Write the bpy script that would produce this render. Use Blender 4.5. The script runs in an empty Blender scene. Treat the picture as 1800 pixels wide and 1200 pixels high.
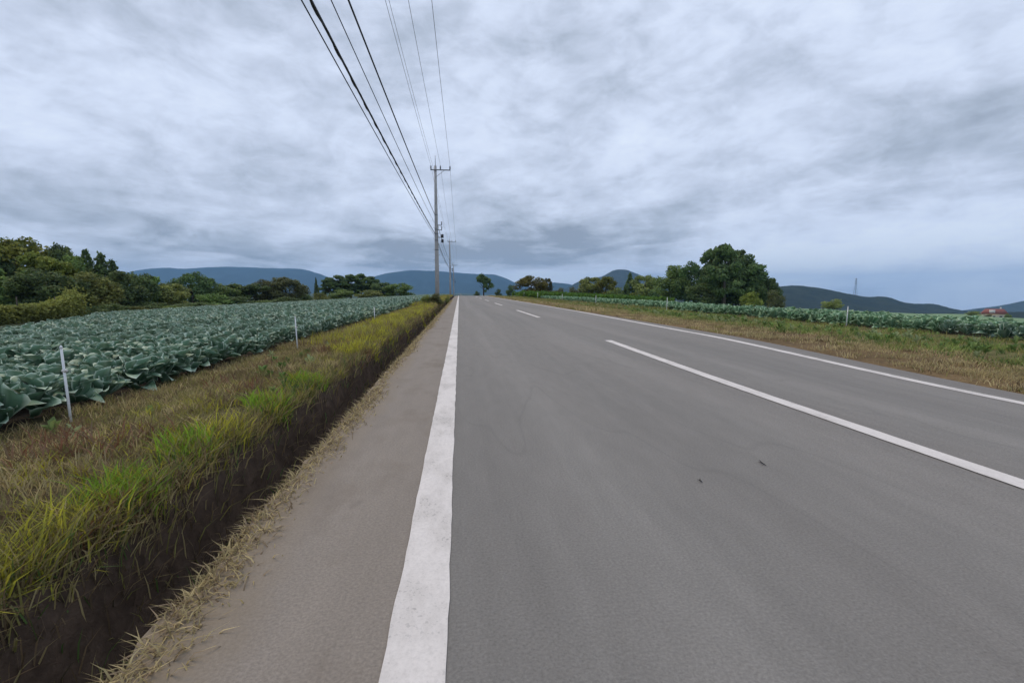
import bpy, math, random
import numpy as np
from mathutils import Vector, Matrix, Euler

sc = bpy.context.scene
COL = sc.collection
rng = np.random.default_rng(11)
random.seed(5)
F = 850.0                      # focal length in photograph pixels (1800 wide)
PITCH = math.atan(88 / F)
YAW = math.atan(93 / F * math.cos(PITCH))
CAMZ = 1.0

# ------------------------------------------------------------------ camera
cd = bpy.data.cameras.new('camera')
cam = bpy.data.objects.new('camera', cd)
COL.objects.link(cam)
cd.sensor_width = 36.0
cd.lens = 36.0 * F / 1800.0
cd.clip_start = 0.05
cd.clip_end = 40000
cam.location = (0, 0, CAMZ)
cam.rotation_euler = (math.pi / 2 - PITCH, 0, -YAW)
sc.camera = cam

# ------------------------------------------------------------------ world: overcast sky
SUN_EL, SUN_AZ = math.radians(52), math.radians(-35)
world = bpy.data.worlds.new('World')
sc.world = world
world.use_nodes = True
wt = world.node_tree
wt.nodes.clear()


def N(tree, typ, **kw):
    n = tree.nodes.new(typ)
    for k, v in kw.items():
        setattr(n, k, v)
    return n


def math_node(t, op, a, b=None, c=None, clamp=False):
    n = N(t, 'ShaderNodeMath', operation=op)
    n.use_clamp = clamp
    for i, v in enumerate((a, b, c)):
        if v is None:
            continue
        if isinstance(v, (int, float)):
            n.inputs[i].default_value = v
        else:
            t.links.new(v, n.inputs[i])
    return n.outputs[0]


def ramp_node(t, fac, stops, interp='EASE'):
    n = N(t, 'ShaderNodeValToRGB')
    n.color_ramp.interpolation = interp
    e = n.color_ramp.elements
    while len(e) < len(stops):
        e.new(0.5)
    for el, (p, c) in zip(e, stops):
        el.position = p
        el.color = (c[0], c[1], c[2], 1) if hasattr(c, '__len__') else (c, c, c, 1)
    t.links.new(fac, n.inputs[0])
    return n.outputs[0]


def mix_rgb(t, fac, a, b, mode='MIX'):
    n = N(t, 'ShaderNodeMix', data_type='RGBA', blend_type=mode)
    if isinstance(fac, (int, float)):
        n.inputs[0].default_value = fac
    else:
        t.links.new(fac, n.inputs[0])
    for i, v in ((6, a), (7, b)):
        if hasattr(v, 'links'):
            t.links.new(v, n.inputs[i])
        else:
            n.inputs[i].default_value = (v[0], v[1], v[2], 1)
    return n.outputs[2]


def build_world():
    t = wt
    L = t.links.new
    out = N(t, 'ShaderNodeOutputWorld')
    sky = N(t, 'ShaderNodeTexSky', sky_type='NISHITA')
    sky.sun_disc = False
    sky.sun_elevation = SUN_EL
    sky.sun_rotation = SUN_AZ
    bg_sky = N(t, 'ShaderNodeBackground')
    bg_sky.inputs[1].default_value = 0.06
    L(sky.outputs[0], bg_sky.inputs[0])
    tc = N(t, 'ShaderNodeTexCoord')
    sep = N(t, 'ShaderNodeSeparateXYZ')
    L(tc.outputs['Generated'], sep.inputs[0])
    X, Y, Z = sep.outputs
    zc = math_node(t, 'ADD', math_node(t, 'MAXIMUM', Z, 0.0), 0.10)
    px = math_node(t, 'DIVIDE', X, zc)
    py = math_node(t, 'DIVIDE', Y, zc)
    comb = N(t, 'ShaderNodeCombineXYZ')
    L(px, comb.inputs[0]); L(py, comb.inputs[1])

    def noise(scale, detail, rough, dist, off, stretch=(1, 1, 1), rot=0.0, src=None):
        m = N(t, 'ShaderNodeMapping')
        m.inputs['Location'].default_value = off
        m.inputs['Rotation'].default_value = (0, 0, rot)
        m.inputs['Scale'].default_value = stretch
        L(src or comb.outputs[0], m.inputs[0])
        n = N(t, 'ShaderNodeTexNoise', noise_dimensions='3D')
        n.inputs['Scale'].default_value = scale
        n.inputs['Detail'].default_value = detail
        n.inputs['Roughness'].default_value = rough
        n.inputs['Distortion'].default_value = dist
        L(m.outputs[0], n.inputs['Vector'])
        return n.outputs[0]
    big = noise(0.42, 4, 0.5, 0.4, (3.1, 7.7, 0), (1.0, 0.8, 1), 0.3)
    med = noise(1.25, 7, 0.55, 0.5, (1.3, 2.2, 4), (1.0, 0.75, 1), 0.5)
    fine = noise(4.6, 7, 0.62, 0.5, (8.3, 0.4, 2), (1.0, 0.8, 1), 0.4)
    lump = noise(5.5, 7, 0.58, 0.6, (2.7, 5.1, 0.3), (1.0, 1.0, 2.1), 0.0, tc.outputs['Generated'])
    puff = noise(13.0, 6, 0.6, 0.4, (0.7, 1.9, 6.3), (1.0, 1.0, 1.9), 0.0, tc.outputs['Generated'])
    v = math_node(t, 'ADD', math_node(t, 'MULTIPLY', big, 0.20), math_node(t, 'MULTIPLY', med, 0.22))
    v = math_node(t, 'ADD', v, math_node(t, 'MULTIPLY', fine, 0.10))
    v = math_node(t, 'ADD', v, math_node(t, 'MULTIPLY', lump, 0.28))
    v = math_node(t, 'ADD', v, math_node(t, 'MULTIPLY', puff, 0.20))
    v = math_node(t, 'MULTIPLY_ADD', math_node(t, 'SUBTRACT', v, 0.5), 1.45, 0.5)
    # broad cloud masses of this sky, by compass direction and height
    az = math_node(t, 'ARCTAN2', X, Y)
    el = math_node(t, 'ARCSINE', Z)

    def bank(a0, e0, wa, we, amp, wob=0.25):
        da = math_node(t, 'DIVIDE', math_node(t, 'SUBTRACT', az, a0), wa)
        de = math_node(t, 'DIVIDE', math_node(t, 'SUBTRACT', el, e0), we)
        r = math_node(t, 'ADD', math_node(t, 'MULTIPLY', da, da), math_node(t, 'MULTIPLY', de, de))
        r = math_node(t, 'ADD', math_node(t, 'SQRT', r), math_node(t, 'MULTIPLY', math_node(t, 'SUBTRACT', med, 0.5), wob * 8))
        m = N(t, 'ShaderNodeMapRange', interpolation_type='SMOOTHSTEP')
        m.inputs[1].default_value = 1.25
        m.inputs[2].default_value = 0.35
        L(r, m.inputs[0])
        return math_node(t, 'MULTIPLY', m.outputs[0], amp)
    for args in ((0.17, 0.088, 0.30, 0.046, -0.10), (0.33, 0.125, 0.24, 0.05, -0.07), (-0.24, 0.078, 0.40, 0.030, -0.13),
                 (-0.62, 0.13, 0.30, 0.05, -0.05), (0.92, 0.22, 0.3, 0.09, -0.05), (0.05, 0.060, 0.18, 0.028, -0.09),
                 (0.17, 0.028, 0.14, 0.018, 0.16), (0.72, 0.09, 0.26, 0.06, 0.05), (-0.50, 0.30, 0.4, 0.10, 0.05), (-0.2, 0.034, 0.10, 0.012, 0.10), (0.75, 0.03, 0.50, 0.09, 0.09)):
        v = math_node(t, 'ADD', v, bank(*args))
    col = ramp_node(t, v, [(0.27, (0.265, 0.31, 0.39)), (0.39, (0.395, 0.455, 0.56)), (0.48, (0.515, 0.58, 0.715)),
                           (0.56, (0.615, 0.69, 0.845)), (0.67, (0.74, 0.82, 0.96))], 'LINEAR')
    # the lower right of the sky clears to a smooth pale blue
    bg_cl = N(t, 'ShaderNodeBackground')
    L(col, bg_cl.inputs[0])
    bg_cl.inputs[1].default_value = 1.17
    cover = N(t, 'ShaderNodeMapRange')
    cover.inputs[1].default_value = 0.70
    cover.inputs[2].default_value = 0.55
    cover.inputs[3].default_value = 0.88
    cover.inputs[4].default_value = 0.97
    L(v, cover.inputs[0])
    mx = N(t, 'ShaderNodeMixShader')
    L(cover.outputs[0], mx.inputs[0]); L(bg_sky.outputs[0], mx.inputs[1]); L(bg_cl.outputs[0], mx.inputs[2])
    L(mx.outputs[0], out.inputs[0])


build_world()
sd = bpy.data.lights.new('sun', 'SUN')
sd.energy = 1.5
sd.angle = math.radians(28)
sd.color = (1.0, 0.79, 0.52)
sun = bpy.data.objects.new('sun', sd)
COL.objects.link(sun)
sun.rotation_euler = Vector((-math.sin(SUN_AZ) * math.cos(SUN_EL) * 1, -math.cos(SUN_AZ) * math.cos(SUN_EL), -math.sin(SUN_EL))).to_track_quat('-Z', 'Y').to_euler()
vs = sc.view_settings
vs.view_transform = 'Standard'
vs.look = 'None'
vs.exposure = 0.0
vs.gamma = 1.0
vs.use_curve_mapping = False
cy = sc.cycles
cy.use_denoising = True
cy.use_adaptive_sampling = True
cy.adaptive_threshold = 0.02
cy.max_bounces = 4
cy.diffuse_bounces = 2
cy.glossy_bounces = 2
cy.transmission_bounces = 3
cy.volume_bounces = 1
cy.transparent_max_bounces = 6
cy.caustics_reflective = False
cy.caustics_refractive = False

# ------------------------------------------------------------------ pixel helper and terrain height
R3 = np.array(cam.rotation_euler.to_matrix())


def ray(x, y):
    return R3 @ np.array([(x - 900) / F, (600 - y) / F, -1.0])


def at(x, y, depth):
    """point seen at photograph pixel (x, y) at a distance of depth metres along the road"""
    d = ray(x, y)
    p = d * (depth / d[1])
    return np.array([p[0], p[1], p[2] + CAMZ])


def sm(x, a, b):
    t = np.clip((np.asarray(x, float) - a) / (b - a), 0, 1)
    return t * t * (3 - 2 * t)


def vnoise(x, y, s=1.0, seed=0):
    x = np.asarray(x, float) * s + 31.7 * seed
    y = np.asarray(y, float) * s + 17.3 * seed
    xi, yi = np.floor(x), np.floor(y)
    fx, fy = x - xi, y - yi
    fx = fx * fx * (3 - 2 * fx); fy = fy * fy * (3 - 2 * fy)

    def h(a, b):
        v = np.sin(a * 127.1 + b * 311.7 + seed * 74.7) * 43758.5453
        return v - np.floor(v)
    return (h(xi, yi) * (1 - fx) + h(xi + 1, yi) * fx) * (1 - fy) + (h(xi, yi + 1) * (1 - fx) + h(xi + 1, yi + 1) * fx) * fy


def fbm(x, y, s=1.0, seed=0, o=3):
    r, a, tot = 0, 1.0, 0
    for k in range(o):
        r = r + a * vnoise(x, y, s * 2 ** k, seed + k)
        tot += a
        a *= 0.5
    return r / tot


def long_profile(y):
    y = np.asarray(y, float)
    q = np.clip(y - 104, 0, 60)
    a = -0.0003 * q * q
    b = -0.036 * np.clip(y - 164, 0, 450)
    return a + b


def road_z(x, y):
    x = np.asarray(x, float)
    cross = -0.12 * sm(x, 2.4, 6.0) * (1 - sm(y, 4.0, 10.5))
    return long_profile(y) + cross


L_EDGE = -0.90      # left edge of the shoulder
R_EDGE = 6.12       # right edge of the asphalt


def right_line_x(y):
    return 5.6 + 0.3 * sm(y, 8, 26)


def ground_z(x, y):
    x = np.asarray(x, float); y = np.asarray(y, float)
    z = road_z(np.minimum(x, 6.3), y)
    wob = 0.15 * (fbm(y * 0 + 3, y, 1.1, 3) - 0.5) + 0.05 * (vnoise(y * 0, y, 5.0, 8) - 0.5)
    # ditch along the shoulder
    d = sm(-x, 0.90 + wob * 0.4, 1.01 + wob * 0.5) * (1 - sm(-x, 1.30 + wob, 1.46 + wob))
    z = z - 0.46 * d
    z = z + 0.07 * sm(-x, 1.45, 1.75) * (1 - sm(-x, 2.1, 2.8)) * (0.6 + 0.8 * fbm(x, y, 0.9, 5))
    z = z - 0.042 * np.clip(-3.1 - x, 0, 60)
    z = z - 0.12 * sm(x, 6.3, 11.5) * sm(y, 4, 10.5) - 0.044 * np.clip(x - 13.5, 0, 20000) + 3.0 * np.exp(-(((x - 206) / 14) ** 2 + ((y - 185) / 14) ** 2))
    off = (sm(-x, 1.5, 1.8) + sm(x, 6.3, 6.8)) * (1 - sm(np.abs(x), 60, 120))
    z = z + off * 0.07 * (fbm(x, y, 1.6, 2) - 0.5)
    far = sm(np.hypot(x, y), 250, 900)
    z = z + far * 10 * (fbm(x, y, 0.003, 9) - 0.5)
    under = (x > L_EDGE - 0.06) & (x < R_EDGE - 0.10)
    return np.where(under, z - 0.04, z)


def gz(x, y):
    return float(ground_z(x, y))


# ------------------------------------------------------------------ mesh and object helpers
def mesh_np(name, v, f, mat=None, col=None, smooth=False):
    """v (n,3); f (m,k) array or list of such arrays; col (n,3) point colours"""
    me = bpy.data.meshes.new(name)
    fs = f if isinstance(f, list) else [f]
    fs = [np.asarray(a, np.int32) for a in fs if len(a)]
    v = np.asarray(v, np.float32)
    me.vertices.add(len(v))
    me.vertices.foreach_set('co', v.ravel())
    loops = np.concatenate([a.ravel() for a in fs])
    tot = np.concatenate([np.full(len(a), a.shape[1], np.int32) for a in fs])
    start = np.concatenate([[0], np.cumsum(tot)[:-1]]).astype(np.int32)
    me.loops.add(len(loops))
    me.loops.foreach_set('vertex_index', loops)
    me.polygons.add(len(tot))
    me.polygons.foreach_set('loop_start', start)
    me.polygons.foreach_set('loop_total', tot)
    if smooth:
        me.polygons.foreach_set('use_smooth', np.ones(len(tot), bool))
    if col is not None:
        ca = me.color_attributes.new('tint', 'FLOAT_COLOR', 'POINT')
        c4 = np.ones((len(v), 4), np.float32)
        c4[:, :3] = col
        ca.data.foreach_set('color', c4.ravel())
    me.update(calc_edges=True)
    me.validate()
    if mat is not None:
        me.materials.append(mat)
    return me


def link(name, me, parent=None, **props):
    o = bpy.data.objects.new(name, me)
    COL.objects.link(o)
    if parent is not None:
        o.parent = parent
    for k, v in props.items():
        o[k] = v
    return o


def thing(name, label, category, loc=(0, 0, 0), rz=0.0, scale=(1, 1, 1), group=None):
    o = bpy.data.objects.new(name, None)
    COL.objects.link(o)
    o.empty_display_size = 0.2
    o.location = loc
    o.rotation_euler = (0, 0, rz)
    o.scale = scale
    o['label'] = label
    o['category'] = category
    if group:
        o['group'] = group
    return o


class MB:
    """collects simple shapes into one mesh"""
    def __init__(s):
        s.v, s.q, s.t, s.n = [], [], [], 0

    def add(s, v, q=(), t=()):
        s.v.append(np.asarray(v, float))
        s.q += [tuple(i + s.n for i in a) for a in q]
        s.t += [tuple(i + s.n for i in a) for a in t]
        s.n += len(v)
        return s

    def box(s, c, d, M=None):
        x, y, z = np.array(d) / 2
        v = np.array([(i, j, k) for i in (-x, x) for j in (-y, y) for k in (-z, z)])
        if M is not None:
            v = v @ np.array(M).T
        v = v + np.array(c)
        return s.add(v, [(0, 1, 3, 2), (4, 6, 7, 5), (0, 4, 5, 1), (2, 3, 7, 6), (0, 2, 6, 4), (1, 5, 7, 3)])

    def tube(s, pts, rad, n=8, cap=True):
        pts = np.asarray(pts, float)
        rad = np.full(len(pts), rad) if np.isscalar(rad) else np.asarray(rad)
        vs = []
        for i, p in enumerate(pts):
            d = pts[min(i + 1, len(pts) - 1)] - pts[max(i - 1, 0)]
            d = d / (np.linalg.norm(d) + 1e-9)
            a = np.array([0, 0, 1.0]) if abs(d[2]) < 0.9 else np.array([0, 1.0, 0])
            u = np.cross(d, a); u /= np.linalg.norm(u)
            w = np.cross(d, u)
            for k in range(n):
                th = 2 * math.pi * k / n
                vs.append(p + rad[i] * (math.cos(th) * u + math.sin(th) * w))
        q = []
        for i in range(len(pts) - 1):
            for k in range(n):
                q.append((i * n + k, (i + 1) * n + k, (i + 1) * n + (k + 1) % n, i * n + (k + 1) % n))
        t = []
        if cap:
            m = len(pts) - 1
            c0, c1 = len(vs), len(vs) + 1
            vs += [pts[0], pts[-1]]
            for k in range(n):
                t.append((c0, k, (k + 1) % n))
                t.append((c1, m * n + (k + 1) % n, m * n + k))
        return s.add(vs, q, t)

    def mesh(s, name, mat, smooth=False):
        fs = []
        if s.q:
            fs.append(np.array(s.q))
        if s.t:
            fs.append(np.array(s.t))
        return mesh_np(name, np.concatenate(s.v), fs, mat, smooth=smooth)


# ------------------------------------------------------------------ materials
def new_mat(name):
    m = bpy.data.materials.new(name)
    m.use_nodes = True
    t = m.node_tree
    b = t.nodes['Principled BSDF']
    return m, t, b


def mat_plain(name, col, rough=0.7, var=0.15, scale=8.0, metal=0.0, bump=0.0, spec=0.4):
    m, t, b = new_mat(name)
    tc = N(t, 'ShaderNodeTexCoord')
    n = N(t, 'ShaderNodeTexNoise')
    n.inputs['Scale'].default_value = scale
    n.inputs['Detail'].default_value = 5
    t.links.new(tc.outputs['Object'], n.inputs['Vector'])
    lo = [c * (1 - var) for c in col]
    hi = [min(1, c * (1 + var)) for c in col]
    c = ramp_node(t, n.outputs[0], [(0.3, lo), (0.7, hi)], 'LINEAR')
    t.links.new(c, b.inputs['Base Color'])
    b.inputs['Roughness'].default_value = rough
    b.inputs['Metallic'].default_value = metal
    b.inputs['Specular IOR Level'].default_value = spec
    if bump:
        bp = N(t, 'ShaderNodeBump')
        bp.inputs['Strength'].default_value = bump
        bp.inputs['Distance'].default_value = 0.02
        t.links.new(n.outputs[0], bp.inputs['Height'])
        t.links.new(bp.outputs[0], b.inputs['Normal'])
    return m


def mat_leaf(name, mul=(1, 1, 1), rough=0.6, trans=0.25, obj_var=0.0, spec=0.3):
    """leaf surface: colour from the point attribute, some light passing through"""
    m, t, b = new_mat(name)
    a = N(t, 'ShaderNodeAttribute')
    a.attribute_name = 'tint'
    c = mix_rgb(t, 1.0, a.outputs['Color'], mul, 'MULTIPLY')
    if obj_var:
        oi = N(t, 'ShaderNodeObjectInfo')
        h = N(t, 'ShaderNodeHueSaturation')
        t.links.new(c, h.inputs['Color'])
        t.links.new(math_node(t, 'MULTIPLY_ADD', oi.outputs['Random'], obj_var, 1 - obj_var / 2), h.inputs['Value'])
        t.links.new(math_node(t, 'MULTIPLY_ADD', oi.outputs['Random'], 0.03, 0.485), h.inputs['Hue'])
        c = h.outputs[0]
    t.links.new(c, b.inputs['Base Color'])
    b.inputs['Roughness'].default_value = rough
    b.inputs['Specular IOR Level'].default_value = spec
    if trans:
        tr = N(t, 'ShaderNodeBsdfTranslucent')
        t.links.new(c, tr.inputs[0])
        mx = N(t, 'ShaderNodeMixShader')
        mx.inputs[0].default_value = trans
        t.links.new(b.outputs[0], mx.inputs[1]); t.links.new(tr.outputs[0], mx.inputs[2])
        t.links.new(mx.outputs[0], t.nodes['Material Output'].inputs[0])
    return m


def mat_ground():
    m, t, b = new_mat('ground_earth')
    a = N(t, 'ShaderNodeAttribute'); a.attribute_name = 'tint'
    tc = N(t, 'ShaderNodeTexCoord')
    n = N(t, 'ShaderNodeTexNoise'); n.inputs['Scale'].default_value = 9; n.inputs['Detail'].default_value = 8
    n.inputs['Roughness'].default_value = 0.7
    t.links.new(tc.outputs['Object'], n.inputs['Vector'])
    n2 = N(t, 'ShaderNodeTexNoise'); n2.inputs['Scale'].default_value = 0.35; n2.inputs['Detail'].default_value = 4
    t.links.new(tc.outputs['Object'], n2.inputs['Vector'])
    f1 = ramp_node(t, n.outputs[0], [(0.3, 0.55), (0.7, 1.4)], 'LINEAR')
    f2 = ramp_node(t, n2.outputs[0], [(0.3, 0.75), (0.7, 1.25)], 'LINEAR')
    c = mix_rgb(t, 1, a.outputs['Color'], f1, 'MULTIPLY')
    c = mix_rgb(t, 1, c, f2, 'MULTIPLY')
    t.links.new(c, b.inputs['Base Color'])
    b.inputs['Roughness'].default_value = 0.95
    b.inputs['Specular IOR Level'].default_value = 0.1
    bp = N(t, 'ShaderNodeBump'); bp.inputs['Strength'].default_value = 0.7; bp.inputs['Distance'].default_value = 0.05
    t.links.new(n.outputs[0], bp.inputs['Height']); t.links.new(bp.outputs[0], b.inputs['Normal'])
    return m


def mat_asphalt(name, base, warm, streak=0.10, edge_dirt=False):
    m, t, b = new_mat(name)
    tc = N(t, 'ShaderNodeTexCoord')

    def nz(scale, sx, sy, detail, rough=0.6):
        mp = N(t, 'ShaderNodeMapping'); mp.inputs['Scale'].default_value = (sx, sy, 1)
        t.links.new(tc.outputs['Object'], mp.inputs[0])
        n = N(t, 'ShaderNodeTexNoise'); n.inputs['Scale'].default_value = scale
        n.inputs['Detail'].default_value = detail; n.inputs['Roughness'].default_value = rough
        t.links.new(mp.outputs[0], n.inputs['Vector'])
        return n.outputs[0]
    grain = nz(95, 1, 1, 4, 0.75)
    blot = nz(0.55, 1, 0.15, 5)
    trk = nz(2.2, 1, 0.035, 4)
    mid = nz(9, 1, 0.25, 5, 0.65)
    f = ramp_node(t, grain, [(0.25, 0.68), (0.75, 1.32)], 'LINEAR')
    g = ramp_node(t, trk, [(0.3, 1 - streak), (0.7, 1 + streak)], 'LINEAR')
    h = ramp_node(t, mid, [(0.3, 0.94), (0.7, 1.06)], 'LINEAR')
    c = ramp_node(t, blot, [(0.35, base), (0.65, warm)], 'LINEAR')
    for k in (f, g, h):
        c = mix_rgb(t, 1, c, k, 'MULTIPLY')
    if edge_dirt:
        dirt = nz(1.7, 1, 0.6, 6, 0.65)
        df = ramp_node(t, dirt, [(0.50, 0.0), (0.72, 0.75)], 'LINEAR')
        c = mix_rgb(t, df, c, (0.155, 0.125, 0.098))
        sx_ = N(t, 'ShaderNodeSeparateXYZ')
        t.links.new(tc.outputs['Object'], sx_.inputs[0])
        edge = math_node(t, 'ADD', sx_.outputs[0], math_node(t, 'MULTIPLY', math_node(t, 'SUBTRACT', dirt, 0.5), 0.5))
        ef = N(t, 'ShaderNodeMapRange')
        for i_, v_ in enumerate((-0.62, -0.86, 0.0, 0.85)):
            ef.inputs[1 + i_].default_value = v_
        t.links.new(edge, ef.inputs[0])
        c = mix_rgb(t, ef.outputs[0], c, (0.205, 0.163, 0.112))
        spots = nz(3.2, 1, 0.5, 3, 0.5)
        sf = ramp_node(t, spots, [(0.66, 0.0), (0.74, 0.45)], 'LINEAR')
        c = mix_rgb(t, sf, c, (0.09, 0.075, 0.065))
    else:
        # wheel tracks polished a shade darker
        sx_ = N(t, 'ShaderNodeSeparateXYZ')
        t.links.new(tc.outputs['Object'], sx_.inputs[0])
        wv = math_node(t, 'COSINE', math_node(t, 'MULTIPLY', math_node(t, 'ADD', sx_.outputs[0], math_node(t, 'MULTIPLY', math_node(t, 'SUBTRACT', blot, 0.5), 0.8)), 2 * math.pi / 1.5))
        c = mix_rgb(t, 1, c, ramp_node(t, math_node(t, 'MULTIPLY_ADD', wv, 0.5, 0.5), [(0.0, 1.03), (1.0, 0.94)], 'LINEAR'), 'MULTIPLY')
        # thin sealed cracks and old tar marks
        w = nz(0.8, 1, 0.22, 2, 0.5)
        cr = math_node(t, 'ABSOLUTE', math_node(t, 'SUBTRACT', w, 0.5))
        cf = ramp_node(t, cr, [(0.0, 0.16), (0.0022, 0.0)], 'LINEAR')
        c = mix_rgb(t, cf, c, (0.08, 0.078, 0.078))
    t.links.new(c, b.inputs['Base Color'])
    b.inputs['Roughness'].default_value = 0.82
    b.inputs['Specular IOR Level'].default_value = 0.25
    bp = N(t, 'ShaderNodeBump'); bp.inputs['Strength'].default_value = 0.35; bp.inputs['Distance'].default_value = 0.006
    t.links.new(grain, bp.inputs['Height']); t.links.new(bp.outputs[0], b.inputs['Normal'])
    return m


def mat_paint():
    m, t, b = new_mat('road_paint')
    tc = N(t, 'ShaderNodeTexCoord')

    def nz(scale, sx, sy, detail, rough):
        mp = N(t, 'ShaderNodeMapping'); mp.inputs['Scale'].default_value = (sx, sy, 1)
        t.links.new(tc.outputs['Object'], mp.inputs[0])
        n = N(t, 'ShaderNodeTexNoise'); n.inputs['Scale'].default_value = scale
        n.inputs['Detail'].default_value = detail; n.inputs['Roughness'].default_value = rough
        t.links.new(mp.outputs[0], n.inputs['Vector'])
        return n.outputs[0]
    a = nz(70, 1, 1, 5, 0.7)
    d = nz(2.6, 1.6, 0.7, 6, 0.7)
    c = ramp_node(t, a, [(0.3, (0.56, 0.53, 0.51)), (0.6, (0.69, 0.655, 0.63))], 'LINEAR')
    c = mix_rgb(t, ramp_node(t, d, [(0.45, 0.0), (0.72, 0.65)], 'LINEAR'), c, (0.40, 0.375, 0.35))
    worn = math_node(t, 'MULTIPLY', ramp_node(t, a, [(0.54, 0.0), (0.62, 1.0)], 'LINEAR'), ramp_node(t, d, [(0.42, 0.0), (0.66, 1.0)], 'LINEAR'))
    c = mix_rgb(t, math_node(t, 'MULTIPLY', worn, 0.85), c, (0.2, 0.19, 0.185))
    t.links.new(c, b.inputs['Base Color'])
    b.inputs['Roughness'].default_value = 0.7
    b.inputs['Specular IOR Level'].default_value = 0.3
    return m


M_GROUND = mat_ground()
M_ROAD = mat_asphalt('asphalt', (0.192, 0.185, 0.174), (0.208, 0.196, 0.183), 0.10)
M_SHOULDER = mat_asphalt('dusty_asphalt', (0.213, 0.187, 0.162), (0.236, 0.207, 0.178), 0.07, True)
M_PAINT = mat_paint()
M_GRASS = mat_leaf('grass_blade', rough=0.7, trans=0.4, spec=0.2)
M_CABBAGE = mat_leaf('cabbage_leaf', rough=0.55, trans=0.15, spec=0.3)
M_CROWN = mat_leaf('tree_foliage', rough=0.7, trans=0.35, obj_var=0.35, spec=0.2)
M_BARK = mat_plain('bark', (0.075, 0.062, 0.05), 0.9, 0.3, 12, bump=0.6)
M_CONCRETE = mat_plain('pole_concrete', (0.36, 0.35, 0.34), 0.85, 0.12, 5, bump=0.2)
M_STEEL = mat_plain('galvanised_steel', (0.16, 0.17, 0.19), 0.5, 0.15, 20, metal=0.3)
M_CABLE = mat_plain('cable_rubber', (0.035, 0.037, 0.042), 0.6, 0.2, 30)
M_PORCELAIN = mat_plain('insulator_porcelain', (0.22, 0.23, 0.26), 0.3, 0.05, 20)
M_POST = mat_plain('white_fibreglass', (0.70, 0.72, 0.72), 0.5, 0.06, 14)
M_WALL = mat_plain('cream_render', (0.55, 0.50, 0.38), 0.85, 0.08, 2)
M_ROOF = mat_plain('red_roof_tile', (0.21, 0.07, 0.06), 0.7, 0.2, 3)
M_WHITE = mat_plain('white_trim', (0.62, 0.60, 0.57), 0.7, 0.05, 4)
M_GLASS = mat_plain('dark_window_glass', (0.03, 0.035, 0.04), 0.15, 0.1, 4, spec=0.6)
M_TWIG = mat_plain('dark_twig', (0.03, 0.026, 0.024), 0.9, 0.3, 30)

# ------------------------------------------------------------------ field outlines
LEFT_FIELD = [(-3.12, -2), (-3.12, 112), (-11, 112), (-29, 63), (-27, 40), (-11.2, 11.6), (-8.5, 5), (-7, -2)]
RIGHT_FIELD = [(12.5, 1), (12.9, 78), (16.4, 80), (16.4, 1)]
GREEN_CROP = [(13.6, 80), (12.4, 112), (42, 114), (40, 86), (24, 82)]


def inside(poly, x, y):
    x = np.asarray(x, float); y = np.asarray(y, float)
    r = np.zeros(np.broadcast(x, y).shape, bool)
    n = len(poly)
    for i in range(n):
        x0, y0 = poly[i]; x1, y1 = poly[(i + 1) % n]
        c = ((y0 > y) != (y1 > y)) & (x < (x1 - x0) * (y - y0) / (y1 - y0 + 1e-12) + x0)
        r ^= c
    return r


# ------------------------------------------------------------------ ground sheet
def geo(a, b, n):
    return list(np.geomspace(a, b, n))


xl = sorted(set([-v for v in geo(5.2, 9000, 70)] + list(np.arange(-5, -2.0, 0.14)) + list(np.arange(-2.0, -0.8, 0.055)) +
                [0.5, 2.5, 3.6, 4.8, 5.7, 6.0] + list(np.arange(6.2, 14.2, 0.2)) + geo(14.5, 9000, 80)))
yl = sorted(set(list(np.arange(-12, 0, 1.0)) + list(np.arange(0, 14, 0.13)) + list(np.arange(14, 40, 0.5)) + list(np.arange(40, 130, 2)) + geo(131, 9500, 55)))
gx, gy = np.meshgrid(xl, yl)
gzv = ground_z(gx, gy)
nx, ny = len(xl), len(yl)
idx = np.arange(nx * ny).reshape(ny, nx)
gq = np.stack([idx[:-1, :-1], idx[:-1, 1:], idx[1:, 1:], idx[1:, :-1]], -1).reshape(-1, 4)
gc = np.zeros((ny, nx, 3))
gc[:] = (0.060, 0.085, 0.030)


def zone(mask, c):
    global gc
    mk = np.asarray(mask, float)[..., None]
    gc = gc * (1 - mk) + np.array(c) * mk


wb = (fbm(gx, gy, 1.3, 4) - 0.5)
zone(sm(np.hypot(gx, gy), 300, 900), (0.035, 0.058, 0.026))
zone((gx < -9) & (gy < 160), (0.028, 0.040, 0.016))  # grass beyond the field, with shade under hedge and wood put into its colour
zone(inside(LEFT_FIELD, gx, gy), (0.040, 0.032, 0.024))
zone(inside(RIGHT_FIELD, gx, gy), (0.05, 0.045, 0.028))
zone(inside([(16.6, 1), (16.8, 20), (16.8, 84), (60, 120), (330, 300), (400, 60), (100, 1)], gx, gy), (0.175, 0.265, 0.155))
zone(inside(GREEN_CROP, gx, gy), (0.06, 0.11, 0.025))
zone(((gx > -3.25 + 0.3 * wb) & (gx < 0)), (0.130, 0.112, 0.055))
zone(sm(gx, -2.7, -2.3) * (gx < 0) * sm(wb, -0.15, 0.2), (0.075, 0.055, 0.033))
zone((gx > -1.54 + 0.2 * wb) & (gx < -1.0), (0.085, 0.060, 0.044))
zone((gx >= -1.0) & (gx < 0), (0.15, 0.115, 0.075))
zone((gx > 5.9) & (gx < 12.6 + 0.3 * wb), (0.125, 0.118, 0.048))
zone((gx > 5.9) & (gx < 8.4 + 1.2 * wb), (0.165, 0.115, 0.060))
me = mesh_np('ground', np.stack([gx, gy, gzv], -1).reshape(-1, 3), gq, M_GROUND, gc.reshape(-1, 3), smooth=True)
link('ground', me, kind='structure')


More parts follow.
